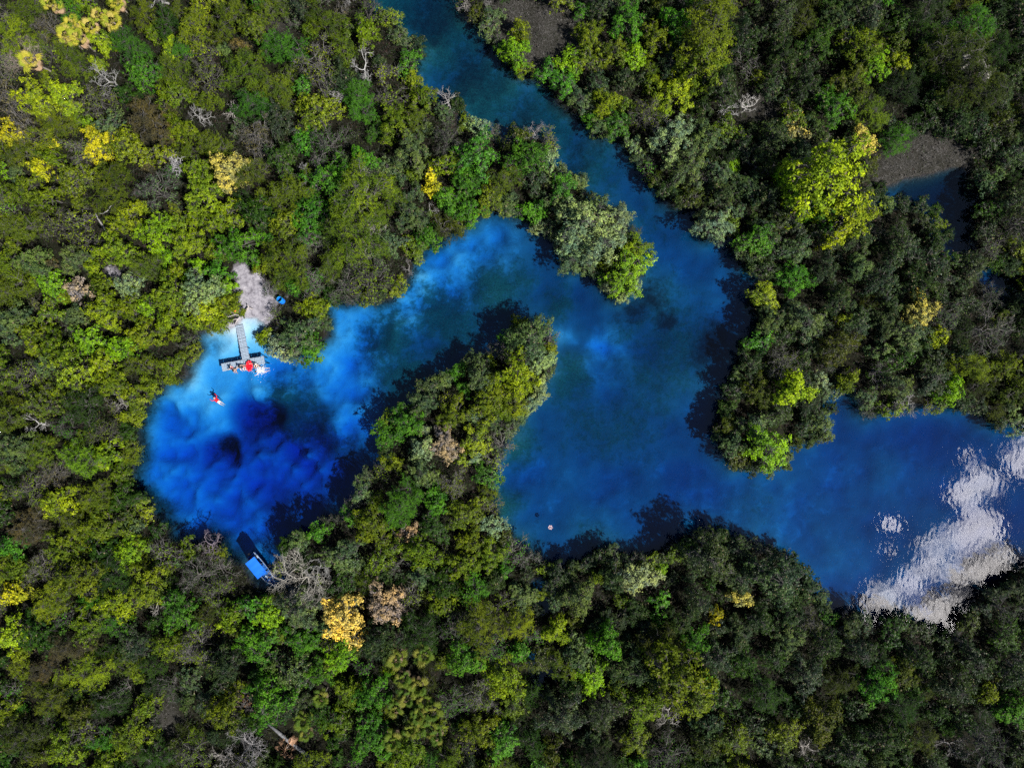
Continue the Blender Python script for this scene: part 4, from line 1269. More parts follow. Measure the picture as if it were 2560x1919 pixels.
# ------------------------------------------------------------------ undergrowth that nobody could count
def undergrowth():
    rng = np.random.default_rng(77)
    n = 460000
    u = rng.uniform(-70, 70, n); v = rng.uniform(-54, 54, n)
    pts = np.stack([u, v], 1)
    sd = sds(u / .976, v / .976)
    px = 1280 + u * PXM; py = 959.5 - v * PXM
    open_ = np.clip(gauss(px, py, SANDY) * 1.6, 0, 1)
    dens = fbm(u / 3, v / 3, 61)
    keep = (sd > 0.5) & (rng.uniform(size=n) > open_ * 1.03) & (dens + rng.normal(size=n) * .08 > .33)
    pts = pts[keep]; px = px[keep]; py = py[keep]; m = len(pts)
    gi = ground_zs(pts[:, 0], pts[:, 1])
    hgt = fbm(pts[:, 0] / 1.6, pts[:, 1] / 1.6, 63)
    z = gi + rng.uniform(.05, 1, m) * np.clip(hgt * 3.2 - .8, .2, 1.7) * np.where(gauss(px, py, GREY) > .25, .3, 1)
    C = np.column_stack([pts, z])
    gz_ = gauss(px, py, GREY)
    twig = rng.uniform(size=m) < np.where(gz_ > .3, .8, .38)
    L = np.where(twig, rng.uniform(.35, .9, m), rng.uniform(.14, .34, m)); W = np.where(twig, .022, rng.uniform(.08, .18, m))
    nrm = rng.normal(size=(m, 3)) * .55 + np.array([0, 0, 1.0])
    nrm = unit(nrm)
    t = rng.normal(size=(m, 3)); t = unit(t - (t * nrm).sum(1, keepdims=True) * nrm)
    V, F = quads_from(C, t * (L / 2)[:, None], np.cross(nrm, t) * (W / 2)[:, None])
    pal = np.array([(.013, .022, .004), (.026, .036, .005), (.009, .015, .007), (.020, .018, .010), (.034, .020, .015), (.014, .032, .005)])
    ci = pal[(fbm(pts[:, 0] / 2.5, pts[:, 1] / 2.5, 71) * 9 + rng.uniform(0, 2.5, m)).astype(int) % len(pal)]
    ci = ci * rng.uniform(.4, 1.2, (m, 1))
    ci = np.where(twig[:, None], np.array([.07, .067, .064]) * rng.uniform(.2, 1.4, (m, 1)), ci)
    gm = (gz_ > rng.uniform(.15, 1.1, m))[:, None]
    ci = np.where((gz_ > .3)[:, None] & twig[:, None], ci * 1.8, ci)
    ci = np.where(gm & ~twig[:, None], np.array([.07, .066, .06]) * rng.uniform(.3, 1.6, (m, 1)), ci)
    me = np_mesh("undergrowth", V, F, {"tone": ('FACE', 'FLOAT_COLOR', np.column_stack([ci, np.ones(m)]))})
    mt, tr = new_mat("undergrowth")
    at = N(tr, 'ShaderNodeAttribute', attribute_name="tone")
    p = N(tr, 'ShaderNodeBsdfPrincipled'); tr.links.new(at.outputs['Color'], p.inputs['Base Color'])
    p.inputs['Roughness'].default_value = .7; p.inputs['Specular IOR Level'].default_value = .2
    o = N(tr, 'ShaderNodeOutputMaterial'); tr.links.new(p.outputs[0], o.inputs[0])
    g = link("undergrowth", me, None, mt)
    tag(g, "low tangle of dry twigs, saplings and leaves under the trees", "undergrowth", kind="stuff")


undergrowth()
#@OBJECTS
# ------------------------------------------------------------------ dock
WOOD = plain("weathered_plank", (.27, .33, .41), .85, .15, .45, 5.0, .3)
WOOD2 = plain("wet_timber", (.22, .23, .25), .8, .2, .35, 4.0)
pc = plain("post_timber", (.20, .18, .16), .85, .15, .3, 6.0)


def build_dock():
    root = empty("dock", P(608, 905, 0), 0)
    tag(root, "T-shaped grey plank dock reaching from the sandy clearing into the blue pool", "dock")
    inv = root.matrix_basis.inverted()
    rgd = random.Random(4)

    def run(a, b, width, step, ztop):
        d = (b - a); L = d.length; d.normalize()
        an = math.atan2(d.y, d.x)
        base = MB().box((0, 0, 0), (step * .86, width, .045)).build("plank", WOOD, root)
        n = int(L / step)
        for i in range(n):
            o = base if i == 0 else base.copy()
            if i: COL.objects.link(o)
            q = a + d * (step * (i + .5)) - root.location
            o.location = (q.x + rgd.uniform(-.02, .02), q.y + rgd.uniform(-.02, .02), ztop - .03 + rgd.uniform(-.012, .012))
            o.rotation_euler = (rgd.uniform(-.02, .02), rgd.uniform(-.03, .03), an + rgd.uniform(-.025, .025))
        side = Vector((-d.y, d.x, 0))
        for sg in (-1, 0, 1):
            m = (a + b) / 2 + side * sg * (width / 2 - .1) - root.location
            MB().box((m.x, m.y, ztop - .12), (L - .06, .08, .12), an).build("joist", WOOD2, root)
        for f in (.04, .35, .66, .97):
            for sg in (-1, 1):
                q = a + d * (L * f) + side * sg * (width / 2 - .14) - root.location
                MB().tube([(q.x, q.y, -2.2), (q.x, q.y, ztop - .10)], [.06, .055], 8).build("post", pc, root)
    run(P(598, 812, .14), P(615.5, 900, .14), .95, .19, .14)
    run(P(554, 918.5, .20), P(661, 899, .20), .98, .20, .20)
    return root


build_dock()

# ------------------------------------------------------------------ people
SKIN = {'pale': plain("pale_skin", (.72, .47, .38), .55, .3, .08), 'tan': plain("tan_skin", (.48, .29, .20), .55, .3, .08), 'fair': plain("fair_skin", (.78, .56, .48), .55, .3, .08)}
HAIR = plain("dark_hair", (.018, .014, .012), .6, .3, .2, 30)
EYE = plain("eye", (.03, .02, .02), .3, .5, .1)
LIP = plain("lip", (.42, .16, .14), .5, .3, .1)
CLOTH = {n: plain("cloth_" + n, c, .8, .15, .15, 14) for n, c in {
    'black': (.02, .02, .022), 'pink': (.75, .22, .26), 'white': (.80, .80, .80), 'navy': (.02, .03, .09), 'red': (.72, .02, .03), 'orange': (.78, .13, .02), 'grey': (.25, .25, .27)}.items()}


def person(label, skin, cloth, loc, rz, J, scale=1.0, hat=None, vest=None, group=None):
    """J: joint name -> local position; one skin surface grown over the skeleton"""
    root = empty("person", loc, rz)
    root.scale = (scale,) * 3
    tag(root, label, "person", group)
    V = []; E = []; Rd = []; reg = []; ix = {}

    def vert(n, p, r):
        ix[n] = len(V); V.append(Vector(p)); Rd.append(r)

    def edge(a, b, rname):
        E.append((ix[a], ix[b])); reg.append(rname)
    vert('pelvis', J['pelvis'], (.135, .10))
    vert('waist', (J['pelvis'] + J['chest']) / 2, (.12, .09)); vert('chest', J['chest'], (.145, .10)); vert('neckb', J['chest'] + (J['neck'] - J['chest']) * .75, (.07, .06))
    vert('neck', J['neck'], (.05, .05)); vert('jaw', J['neck'] + (J['head'] - J['neck']) * .6, (.072, .078)); vert('head', J['head'], (.088, .098)); vert('crown', J['head'] + (J['head'] - J['neck']) * .55, (.068, .075))
    for a, b, g in (('pelvis', 'waist', 'torso'), ('waist', 'chest', 'torso'), ('chest', 'neckb', 'torso'), ('neckb', 'neck', 'head'), ('neck', 'jaw', 'head'), ('jaw', 'head', 'head'), ('head', 'crown', 'head')):
        edge(a, b, g)
    for s in 'LR':
        vert('sh' + s, J['sh' + s], (.058, .058)); vert('ua' + s, (J['sh' + s] + J['el' + s]) / 2, (.048, .048)); vert('el' + s, J['el' + s], (.038, .038))
        vert('fa' + s, J['el' + s] * .6 + J['wr' + s] * .4, (.040, .040)); vert('wr' + s, J['wr' + s], (.026, .026))
        edge('chest', 'sh' + s, 'torso'); edge('sh' + s, 'ua' + s, 'upper_arm'); edge('ua' + s, 'el' + s, 'upper_arm'); edge('el' + s, 'fa' + s, 'arm'); edge('fa' + s, 'wr' + s, 'arm')
        d = (J['wr' + s] - J['el' + s]).normalized()
        side = d.cross(Vector((0, 0, 1)))
        side = side.normalized() if side.length > .05 else Vector((1, 0, 0))
        pc_ = J['wr' + s] + d * .055
        vert('palm' + s, pc_, (.036, .017)); edge('wr' + s, 'palm' + s, 'arm')
        bend = side.cross(d) * -.02
        for k, (off, ln) in enumerate(((-.030, .062), (-.010, .074), (.010, .070), (.028, .054))):
            vert(f'f{k}a{s}', pc_ + d * (.035) + side * off, (.010, .010)); vert(f'f{k}b{s}', pc_ + d * (.035 + ln * .55) + side * off * 1.15 + bend * .5, (.0085, .0085)); vert(f'f{k}c{s}', pc_ + d * (.035 + ln) + side * off * 1.2 + bend * 1.6, (.007, .007))
            edge('palm' + s, f'f{k}a{s}', 'arm'); edge(f'f{k}a{s}', f'f{k}b{s}', 'arm'); edge(f'f{k}b{s}', f'f{k}c{s}', 'arm')
        vert('ta' + s, pc_ - d * .012 - side * .036 * (1 if s == 'L' else -1), (.011, .011)); vert('tb' + s, pc_ + d * .03 - side * .062 * (1 if s == 'L' else -1), (.009, .009))
        edge('palm' + s, 'ta' + s, 'arm'); edge('ta' + s, 'tb' + s, 'arm')
        vert('hip' + s, J['hip' + s], (.092, .092)); vert('th' + s, (J['hip' + s] + J['kn' + s]) / 2, (.082, .082)); vert('kn' + s, J['kn' + s], (.056, .056)); vert('cf' + s, J['kn' + s] * .65 + J['an' + s] * .35, (.058, .058)); vert('an' + s, J['an' + s], (.034, .034)); vert('toe' + s, J['toe' + s], (.036, .024))
        edge('pelvis', 'hip' + s, 'hips'); edge('hip' + s, 'th' + s, 'hips'); edge('th' + s, 'kn' + s, 'leg'); edge('kn' + s, 'cf' + s, 'leg'); edge('cf' + s, 'an' + s, 'leg'); edge('an' + s, 'toe' + s, 'leg')
    me = bpy.data.meshes.new("body"); me.from_pydata(V, E, []); me.update()
    tmp = bpy.data.objects.new("body", me); COL.objects.link(tmp)
    md = tmp.modifiers.new("s", 'SKIN'); md.branch_smoothing = .4
    sv = me.skin_vertices[0].data
    for i, r in enumerate(Rd): sv[i].radius = r
    sv[0].use_root = True
    tmp.modifiers.new("d", 'SUBSURF').levels = 1
    tmp.modifiers["d"].render_levels = 1
    bpy.context.view_layer.update()
    dg = bpy.context.evaluated_depsgraph_get()
    out = bpy.data.meshes.new_from_object(tmp.evaluated_get(dg))
    bpy.data.objects.remove(tmp)
    out.name = "body"
    out.materials.clear()
    mats = [SKIN[skin]]
    slot = {}
    for rn, cn in cloth.items():
        if CLOTH[cn] not in mats: mats.append(CLOTH[cn])
        slot[rn] = mats.index(CLOTH[cn])
    for m in mats: out.materials.append(m)
    ea = [(V[a], V[b]) for a, b in E]
    for p in out.polygons:
        p.use_smooth = True
        c = p.center; best = 1e9; br = None
        for (a, b), rn in zip(ea, reg):
            ab = b - a; t_ = max(0, min(1, (c - a).dot(ab) / max(ab.length_squared, 1e-9)))
            dd = (c - (a + ab * t_)).length_squared
            if dd < best: best = dd; br = rn
        p.material_index = slot.get(br, 0)
    link("body", out, root)
    # head: hair, eyes, nose, mouth, ears
    up = (J['head'] - J['neck']).normalized(); fw = J['face'].normalized(); fw = (fw - up * fw.dot(up)).normalized(); rt = fw.cross(up)
    Mx = Matrix((rt, fw, up)).transposed()

    def blob(nm, mat, off, size, nn=8):
        prof = [(math.sin(math.pi * i / 6), -math.cos(math.pi * i / 6)) for i in range(7)]
        mb = MB().lathe([(max(r, .02), z) for r, z in prof], nn)
        mb.v = [tuple(J['head'] + Mx @ Vector((x * size[0] + off[0], y * size[1] + off[1], z * size[2] + off[2]))) for x, y, z in mb.v]
        return mb.build(nm, mat, root, True)
    blob("hair", CLOTH[hat] if hat == 'x' else HAIR, (0, -.022, .035), (.108, .112, .108), 14)
    for sg in (-1, 1):
        blob("eye", EYE, (.034 * sg, .094, .008), (.011, .008, .007), 6)
        blob("ear", SKIN[skin], (.092 * sg, .0, -.008), (.012, .022, .03), 6)
    blob("nose", SKIN[skin], (0, .106, -.018), (.014, .018, .022), 6)
    blob("mouth", LIP, (0, .092, -.052), (.024, .010, .008), 6)
    if hat and hat != 'x':
        mb = MB().lathe([(.001, .13), (.07, .125), (.108, .085), (.115, .05), (.21, .035), (.215, .025), (.11, .03)], 18)
        mb.v = [tuple(J['head'] + Mx @ Vector((x, y, z))) for x, y, z in mb.v]
        mb.build("hat", CLOTH[hat], root, True)
    if vest:
        ax = (J['chest'] - J['pelvis']).normalized()
        sh = (J['shR'] - J['shL']).normalized(); fr = sh.cross(ax) * -1
        Mv = Matrix((sh, fr, ax)).transposed()
        c0 = J['pelvis'] + (J['chest'] - J['pelvis']) * .45
        mb = MB().lathe([(.155, -.14), (.185, -.12), (.195, .0), (.19, .16), (.16, .22), (.12, .21), (.13, .0), (.14, -.12)], 16, sx=1.12, sy=.92)
        for sg in (-1, 1):
            mb.box((sg * .14, .0, .27), (.11, .26, .13))
        mb.v = [tuple(c0 + Mv @ Vector(v)) for v in mb.v]
        mb.build("life_vest", CLOTH[vest], root, True)
    return root


def v3(*a): return Vector(a)


def sit(lean=0.0, twist=0.0, arms='knees', look=0.0, kneel=0.0):
    J = {'pelvis': v3(0, 0, .11)}
    d = v3(math.sin(twist) * .1, math.sin(lean), math.cos(lean)).normalized()
    J['chest'] = J['pelvis'] + d * .36; J['neck'] = J['pelvis'] + d * .52; J['head'] = J['neck'] + (d * .10 + v3(0, .03, .03)).normalized() * .12
    J['face'] = v3(math.sin(look), math.cos(look), -.1)
    for s, q in (('L', -1), ('R', 1)):
        J['sh' + s] = J['pelvis'] + d * .44 + v3(.17 * q, 0, 0)
        J['hip' + s] = v3(.09 * q, .03, .09)
        J['kn' + s] = v3(.13 * q, .45, .11 + kneel); J['an' + s] = v3(.13 * q, .50, -.30 + kneel); J['toe' + s] = v3(.14 * q, .64, -.34 + kneel)
        if arms == 'knees':
            J['el' + s] = J['sh' + s] + v3(.07 * q, .10, -.24); J['wr' + s] = v3(.15 * q, .36, .22)
        elif arms == 'back':
            J['el' + s] = J['sh' + s] + v3(.10 * q, -.14, -.20); J['wr' + s] = J['sh' + s] + v3(.13 * q, -.22, -.42)
        elif arms == 'out':
            J['el' + s] = J['sh' + s] + v3(.20 * q, .06, -.16); J['wr' + s] = J['sh' + s] + v3(.40 * q, .16, -.14)
    return J


RZ = R(190.3)
EDGE_A = P(556.2, 927.6, .20); EDGE_B = P(661.4, 909.4, .20)
fr_dir = Vector((math.sin(R(10.3)), -math.cos(R(10.3)), 0))


def on_edge(px, inset):
    f = (px - 556.2) / (661.4 - 556.2)
    q = EDGE_A.lerp(EDGE_B, f) - fr_dir * inset
    return (q.x, q.y, .20)


G = "people sitting on the dock edge"
person("pale-shouldered person sitting leftmost on the dock edge", 'fair', {'hips': 'pink'}, on_edge(578, .30), RZ + .9, sit(.25, .1, 'back', .3), 1.1, group=G)
person("tan person in black shorts sitting second from the left on the dock edge", 'tan', {'hips': 'black'}, on_edge(589, .10), RZ - .2, sit(.45, 0, 'knees', -.3), 1.1, group=G)
person("person in black top sitting in the middle of the row on the dock edge", 'pale', {'torso': 'black', 'hips': 'black'}, on_edge(602, .26), RZ + .3, sit(.1, 0, 'out', .5), 1.1, group=G)
person("dark-haired person in pink top sitting just left of the red float", 'fair', {'torso': 'pink', 'hips': 'black'}, on_edge(612, .22), RZ - .1, sit(.35, 0, 'knees', 0), 1.1, group=G)
person("person in white top sitting just right of the red float", 'pale', {'torso': 'white', 'hips': 'black'}, on_edge(643, .28), RZ - .5, sit(.3, 0, 'out', -.6), 1.1, group=G)

# the person standing at the edge of the clearing
gz = P(588, 776, 1.5)
Js = {'pelvis': v3(0, 0, .92), 'chest': v3(0, .01, 1.28), 'neck': v3(0, .02, 1.46), 'head': v3(0, .04, 1.58), 'face': v3(0, 1, -.1)}
for s, q in (('L', -1), ('R', 1)):
    Js['sh' + s] = v3(.18 * q, 0, 1.38); Js['el' + s] = v3(.25 * q, -.02, 1.12); Js['wr' + s] = v3(.24 * q, .10, .90)
    Js['hip' + s] = v3(.09 * q, 0, .88); Js['kn' + s] = v3(.10 * q, .02, .48); Js['an' + s] = v3(.11 * q, -.02, .08); Js['toe' + s] = v3(.13 * q, .14, .03)
person("person in orange hat and white shirt standing at the left edge of the sandy clearing", 'tan', {'torso': 'white', 'upper_arm': 'white', 'hips': 'grey'},
       (gz.x, gz.y, ground_z(gz.x, gz.y)), R(-60), Js, 1.05, hat='orange')

# swimmer face down beside the dock, floater on the back
Jp = {'pelvis': v3(0, 0, -.02), 'chest': v3(0, .36, .0), 'neck': v3(0, .54, .02), 'head': v3(0, .66, .05), 'face': v3(0, .3, -1)}
for s, q in (('L', -1), ('R', 1)):
    Jp['sh' + s] = v3(.17 * q, .44, .0); Jp['el' + s] = v3(.36 * q, .56, -.02); Jp['wr' + s] = v3(.42 * q, .80, -.04)
    Jp['hip' + s] = v3(.09 * q, -.02, -.03); Jp['kn' + s] = v3(.22 * q, -.42, -.06); Jp['an' + s] = v3(.16 * q, -.84, -.10); Jp['toe' + s] = v3(.16 * q, -1.0, -.12)
w0 = P(654, 926, 0)
person("swimmer face down in white splashing water beside the right end of the dock", 'fair', {'torso': 'white', 'hips': 'white'}, (w0.x, w0.y, .02), R(100), Jp, 1.05)
Jf = {'pelvis': v3(0, 0, -.02), 'chest': v3(0, .36, .02), 'neck': v3(0, .54, .02), 'head': v3(0, .66, .03), 'face': v3(0, -.25, 1)}
for s, q in (('L', -1), ('R', 1)):
    Jf['sh' + s] = v3(.17 * q, .44, .02); Jf['el' + s] = v3(.38 * q, .50, .02); Jf['wr' + s] = v3(.40 * q, .74, .02)
    Jf['hip' + s] = v3(.09 * q, -.02, -.02); Jf['kn' + s] = v3(.12 * q, -.36, -.16); Jf['an' + s] = v3(.09 * q, -.62, -.46); Jf['toe' + s] = v3(.11 * q, -.74, -.44)
w1 = P(546, 1003, 0)
person("person floating on the back in a red life vest in the pale blue pool", 'fair', {'hips': 'white', 'upper_arm': 'red', 'arm': 'red'}, (w1.x, w1.y, .06), math.atan2(9, 7.0) + R(-2), Jf, 1.1, vest='red')


def splash():
    rs = np.random.default_rng(8)
    mb = MB()
    c = P(652, 925, 0)
    for k in range(260):
        an = rs.uniform(0, 6.28); d = abs(rs.normal()) * .55
        p = (c.x + math.cos(an) * d * 1.1, c.y + math.sin(an) * d, rs.uniform(.0, .10) * math.exp(-d))
        r = rs.uniform(.02, .075) * (1.2 if d < .5 else .7)
        mb.add([(p[0] + r, p[1], p[2]), (p[0], p[1] + r, p[2]), (p[0] - r, p[1], p[2]), (p[0], p[1] - r, p[2]), (p[0], p[1], p[2] + r * .7), (p[0], p[1], p[2] - r * .5)],
               [(0, 1, 4), (1, 2, 4), (2, 3, 4), (3, 0, 4), (1, 0, 5), (2, 1, 5), (3, 2, 5), (0, 3, 5)])
    o = mb.build("splash", plain("foam", (.86, .88, .9), .6, .3, .05), None, True)
    tag(o, "white splashing foam around the swimmer beside the dock", "splash", kind="stuff")


splash()


# ------------------------------------------------------------------ red float
def red_float():
    root = empty("inflatable_float", (*P(622, 913, .62).xy, .40), R(8))
    root.location = P(623, 914, .55)
    root.rotation_euler = (R(-14), 0, R(8))
    tag(root, "puffy bright red inflatable float with scalloped rim resting on the dock edge", "float")
    mat = plain("red_vinyl", (.78, .012, .03), .28, .5, .12, 4)
    nu, nv = 72, 12
    vs = []; fs = []
    for i in range(nu):
        th = 2 * math.pi * i / nu
        pf = abs(math.sin(4.5 * th)) ** .6
        r = .115 * (.62 + .5 * pf)
        Rm = .35 + .03 * pf
        for j in range(nv):
            ph = 2 * math.pi * j / nv
            rr = Rm + r * math.cos(ph)
            vs.append((rr * math.cos(th) * .92, rr * math.sin(th) * 1.5, r * math.sin(ph) * 1.1))
    for i in range(nu):
        for j in range(nv):
            fs.append((i * nv + j, ((i + 1) % nu) * nv + j, ((i + 1) % nu) * nv + (j + 1) % nv, i * nv + (j + 1) % nv))
    MB().add(vs, fs).build("rim", mat, root, True)
    mb = MB().lathe([(.001, .06), (.10, .075), (.17, .03), (.20, .06), (.28, .04), (.34, .0), (.28, -.05), (.001, -.06)], 24, sx=.95, sy=1.5)
    mb.build("cushion", mat, root, True)


red_float()


# ------------------------------------------------------------------ boat
def boat():
    A = P(628, 1387, .4); B = P(689, 1463, .4)
    ax = (B - A); L = ax.length; an = math.atan2(ax.y, ax.x)
    root = empty("boat", (A.x, A.y, 0), an)
    tag(root, "small blue boat with a blue canopy moored under trees below the deep pool", "boat")
    blue = plain("blue_hull_paint", (.015, .13, .62), .4, .45, .2, 3)
    inner = plain("blue_deck_paint", (.012, .10, .36), .6, .3, .35, 5)
    canv = plain("blue_canvas", (.010, .15, .78), .75, .2, .10, 8, .2)
    white = plain("white_boat_trim", (.45, .55, .68), .35, .45, .06)
    n = 15; hb = []
    for i in range(n):
        t_ = i / (n - 1)
        b = .66 * (1 - max(0, (t_ - .55) / .45) ** 2.3) * (.93 + .07 * min(1, t_ / .2))
        hb.append((t_ * L, max(b, .03), .50 + .22 * t_ ** 3, -.16 + .30 * max(0, t_ - .6) ** 2 * 4))
    mo = MB(); vs = []
    for (x, b, g, k) in hb:
        vs += [(x, b, g), (x, b * .92, .18), (x, b * .55, k + .03), (x, 0, k), (x, -b * .55, k + .03), (x, -b * .92, .18), (x, -b, g)]
    fs = [(i * 7 + j, i * 7 + j + 1, (i + 1) * 7 + j + 1, (i + 1) * 7 + j) for i in range(n - 1) for j in range(6)]
    fs.append((0, 1, 2, 3, 4, 5, 6))
    mo.add(vs, fs); mo.build("hull", blue, root, True)
    mi = MB(); vs = []
    for (x, b, g, k) in hb:
        b2 = max(b - .06, .01); fl = max(.10, k + .08)
        vs += [(x, b2, g - .005), (x, b2 * .9, fl), (x, 0, fl), (x, -b2 * .9, fl), (x, -b2, g - .005)]
    fs = [(i * 5 + j, (i + 1) * 5 + j, (i + 1) * 5 + j + 1, i * 5 + j + 1) for i in range(n - 1) for j in range(4)]
    mi.add(vs, fs); mi.build("deck", inner, root)
    for sg in (-1, 1):
        MB().tube([(x, sg * (b - .02), g + .02) for x, b, g, k in hb], .024, 6).build("gunwale", white, root, True)
    MB().box((.03, 0, .42), (.06, 1.16, .18)).build("transom", blue, root)
    for x in (.75, 1.75, 2.9, 3.75):
        b = np.interp(x, [h[0] for h in hb], [h[1] for h in hb])
        MB().box((x, 0, .36), (.26, 2 * b - .16, .05)).build("seat", inner, root)
    # canopy
    cx0, cx1, cw, cz = .42, 2.85, .70, 1.72
    m = MB(); vs = []; fs = []
    nx, ny = 7, 7
    for zoff in (0, -.03):
        for i in range(nx):
            for j in range(ny):
                y = -cw + 2 * cw * j / (ny - 1); x = cx0 + (cx1 - cx0) * i / (nx - 1)
                vs.append((x, y, cz + .10 * (1 - (y / cw) ** 2) - .025 * (1 if i % 2 else 0) + zoff))
    o = nx * ny
    for i in range(nx - 1):
        for j in range(ny - 1):
            q = (i * ny + j, (i + 1) * ny + j, (i + 1) * ny + j + 1, i * ny + j + 1)
            fs.append(q); fs.append(tuple(o + w_ for w_ in reversed(q)))
    for i in range(nx - 1):
        for j in (0, ny - 1):
            fs.append((i * ny + j, (i + 1) * ny + j, o + (i + 1) * ny + j, o + i * ny + j))
    for j in range(ny - 1):
        for i in (0, nx - 1):
            fs.append((i * ny + j, i * ny + j + 1, o + i * ny + j + 1, o + i * ny + j))
    m.add(vs, fs); m.build("canopy", canv, root, False)
    for x in (cx0 + .1, (cx0 + cx1) / 2, cx1 - .1):
        for sg in (-1, 1):
            MB().tube([(x, sg * .58, .48), (x, sg * .66, cz - .02)], .018, 6).build("canopy_post", white, root, True)
    for sg in (-1, 1):
        MB().tube([(.0, sg * .62, .52), (-.06, sg * .62, .80), (.30, sg * .62, .82), (.36, sg * .62, .54)], .018, 6).build("stern_rail", white, root, True)
    # outboard motor
    blk = plain("black_motor_cowl", (.012, .012, .014), .35, .5, .2)
    mt = MB().box((-.20, .04, .78), (.36, .30, .34)).build("motor_cowling", blk, root)
    md = mt.modifiers.new("b", 'BEVEL'); md.width = .07; md.segments = 3
    MB().tube([(-.18, .04, .62), (-.20, .04, .1), (-.20, .04, -.45)], [.07, .06, .05], 8).build("motor_leg", blk, root, True)
    MB().tube([(-.05, .04, .74), (.30, .10, .78)], .02, 6).build("tiller", blk, root, True)
    redp = plain("red_fuel_tank", (.55, .05, .04), .45, .4, .2)
    ft = MB().box((.38, -.36, .26), (.30, .30, .28)).build("fuel_tank", redp, root)
    md = ft.modifiers.new("b", 'BEVEL'); md.width = .06; md.segments = 2
    MB().box((.62, .40, .26), (.34, .26, .28)).build("cooler", white, root)
    MB().box((3.3, -.25, .22), (.35, .25, .14), .4).build("locker", white, root)


boat()


# ------------------------------------------------------------------ barrel, fallen wood, drifting things
def barrel():
    c = P(707, 754, .5)
    root = empty("barrel", (c.x, c.y, ground_z(c.x, c.y) + .02), 0)
    root.rotation_euler = (R(-14), R(-12), 0)
    root.scale = (1.2, 1.2, 1.1)
    tag(root, "open blue plastic barrel standing at the right edge of the sandy clearing", "barrel")
    bm_ = plain("blue_plastic", (.012, .20, .80), .4, .4, .1)
    MB().lathe([(.001, .02), (.28, .02), (.30, .06), (.31, .25), (.325, .28), (.31, .31), (.32, .45), (.31, .58), (.325, .61), (.31, .64), (.30, .84), (.285, .88),
                (.265, .87), (.28, .82), (.29, .45), (.28, .06), (.001, .05)], 24).build("drum", bm_, root, True)
    MB().lathe([(.285, .875), (.315, .885), (.315, .91), (.28, .91), (.285, .875)], 24).build("rim", plain("green_plastic", (.01, .25, .16), .4, .4, .1), root, True)


barrel()


def fallen_tree():
    bark = plain("bleached_wood", (.46, .41, .40), .85, .15, .25, 5)
    z = .45

    def pts(L, zz=z): return [P(x, y, zz + dz) for x, y, dz in L]
    o = P(605, 790, 0)
    root = empty("fallen_trunk", (o.x, o.y, 0))
    tag(root, "bleached fallen trunk with forked branches at the waterline of the sandy clearing", "log")

    def tub(nm, L, r):
        MB().tube([p - Vector((o.x, o.y, 0)) for p in pts(L)], r, 7).build(nm, bark, root, True)
    tub("trunk", [(622, 768, .25), (612, 779, .2), (601, 790, .15), (592, 802, .1), (587, 811, -.1)], [.13, .10, .09, .07, .04])
    tub("branch", [(601, 789, .15), (588, 786, .3), (574, 791, .4), (560, 793, .5), (546, 792, .6)], [.06, .05, .04, .035, .02])
    tub("branch", [(595, 797, .12), (586, 798, .25), (577, 804, .3), (570, 813, .3)], [.055, .045, .035, .02])
    tub("root", [(622, 768, .25), (619, 763, .3), (617, 759, .2)], [.09, .06, .03])
    tub("root", [(621, 769, .2), (628, 771, .15), (634, 773, 0)], [.09, .06, .03])


fallen_tree()


def log(name, label, L, rad, col):
    o = P(L[0][0], L[0][1], 0)
    q = MB().tube([P(x, y, zz) for x, y, zz in L], rad, 8).build(name, plain("log_bark", col, .9, .1, .35, 4, .4), None, True)
    tag(q, label, "log")


log("fallen_trunk", "thick grey fallen trunk crossing the forest at the bottom edge", [(668, 1806, .8), (700, 1833, .9), (735, 1862, 1.0), (770, 1888, 1.0), (812, 1925, 1.0)], [.16, .22, .24, .24, .24], (.20, .20, .21))
log("fallen_trunk", "grey trunk lying in the dark gap of the left forest", [(238, 532, 1.0), (246, 549, 1.0), (258, 566, .9), (266, 580, .7)], [.10, .12, .12, .11], (.26, .25, .25))
log("fallen_trunk", "bent grey trunk above the dark gap of the left forest", [(243, 533, 1.6), (258, 534, 1.9), (270, 526, 2.2), (284, 504, 2.6)], [.06, .07, .07, .05], (.30, .29, .28))


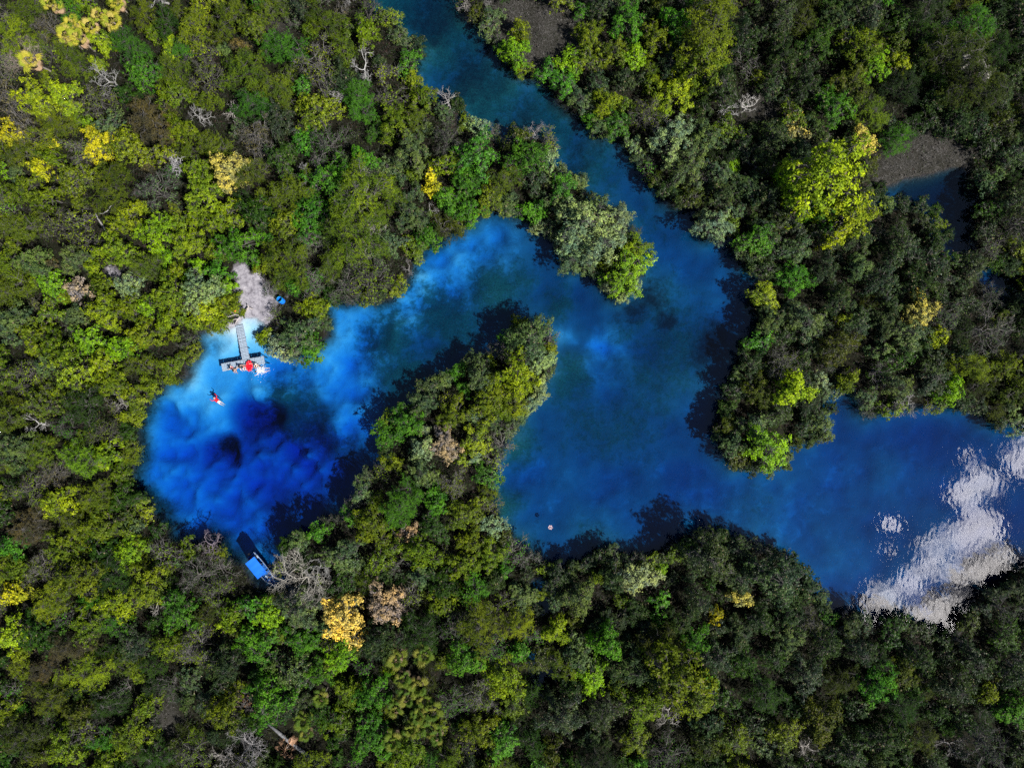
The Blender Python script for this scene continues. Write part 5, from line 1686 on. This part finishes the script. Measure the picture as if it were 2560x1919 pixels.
def dry_fronds(cx, cy, z, label, dirs, col, sc_):
    o = P(cx, cy, z)
    root = empty("dead_palm", (o.x, o.y, ground_z(o.x, o.y)))
    tag(root, label, "palm", "dead palms")
    MB().tube([(0, 0, -.5), (.1, .05, z * .5), (0, 0, z - ground_z(o.x, o.y))], [.12, .10, .09], 8).build("trunk", MAT['bark'], root, True).color = (.25, .23, .21, 1)
    rr = random.Random(int(cx))
    for k, an in enumerate(dirs):
        f = link("frond", FROND[2], root)
        f.location = (rr.uniform(-.15, .15), rr.uniform(-.15, .15), z + rr.uniform(-.1, .1))
        f.rotation_euler = (rr.uniform(-.8, .8), R(rr.uniform(5, 40)), R(an))
        q = sc_ * rr.uniform(.8, 1.2); f.scale = (q * 1.3, q * .6, q)
        g = rr.uniform(.7, 1.25); f.color = (col[0] * g, col[1] * g, col[2] * g, 1)


dry_fronds(2448, 152, 4.2, "fallen grey palm with a long bundle of dead fronds in the upper right forest", [-52, -48, -58, -45, -62, -70, -40, 175, 160, 200], (.34, .33, .33), 1.6)
dry_fronds(716, 1868, 1.2, "brown heap of dead palm fronds beside the thick fallen trunk", [100, 60, 20, -20, -60, -100, 140, 180, -140, 40], (.44, .27, .18), 1.15)
dry_fronds(995, 1628, 2.4, "small brown dead palm above the lower palm clump", [60, 120, 180, -120, -60, 0], (.34, .23, .18), .8)


def drifting():
    c = P(1376, 1318, .04)
    root = empty("floating_branch", (c.x, c.y, .02))
    tag(root, "small pinkish branch with dead leaves drifting alone on the blue pool", "branch")
    MB().tube([(-.35, .05, 0), (-.05, 0, .05), (.12, .30, .06)], [.02, .03, .015], 6).build("twig", plain("drift_wood", (.40, .33, .34), .8, .2, .2), root, True)
    lm = plain("dead_leaf", (.50, .36, .38), .7, .2, .3, 6)
    for k in range(9):
        an = k * .7; d = .06 + .025 * k
        mb = MB()
        l, w_ = .26, .10
        mb.add([(0, 0, 0), (l * .5, w_, .04), (l, 0, 0), (l * .5, -w_, .04), (l * .5, 0, -.01)], [(0, 4, 1), (4, 2, 1), (0, 3, 4), (4, 3, 2)])
        o = mb.build("leaf", lm, root); o.location = (math.cos(an) * d, math.sin(an) * d, .02 + .01 * k); o.rotation_euler = (.2, -.1, an * 1.7)


drifting()
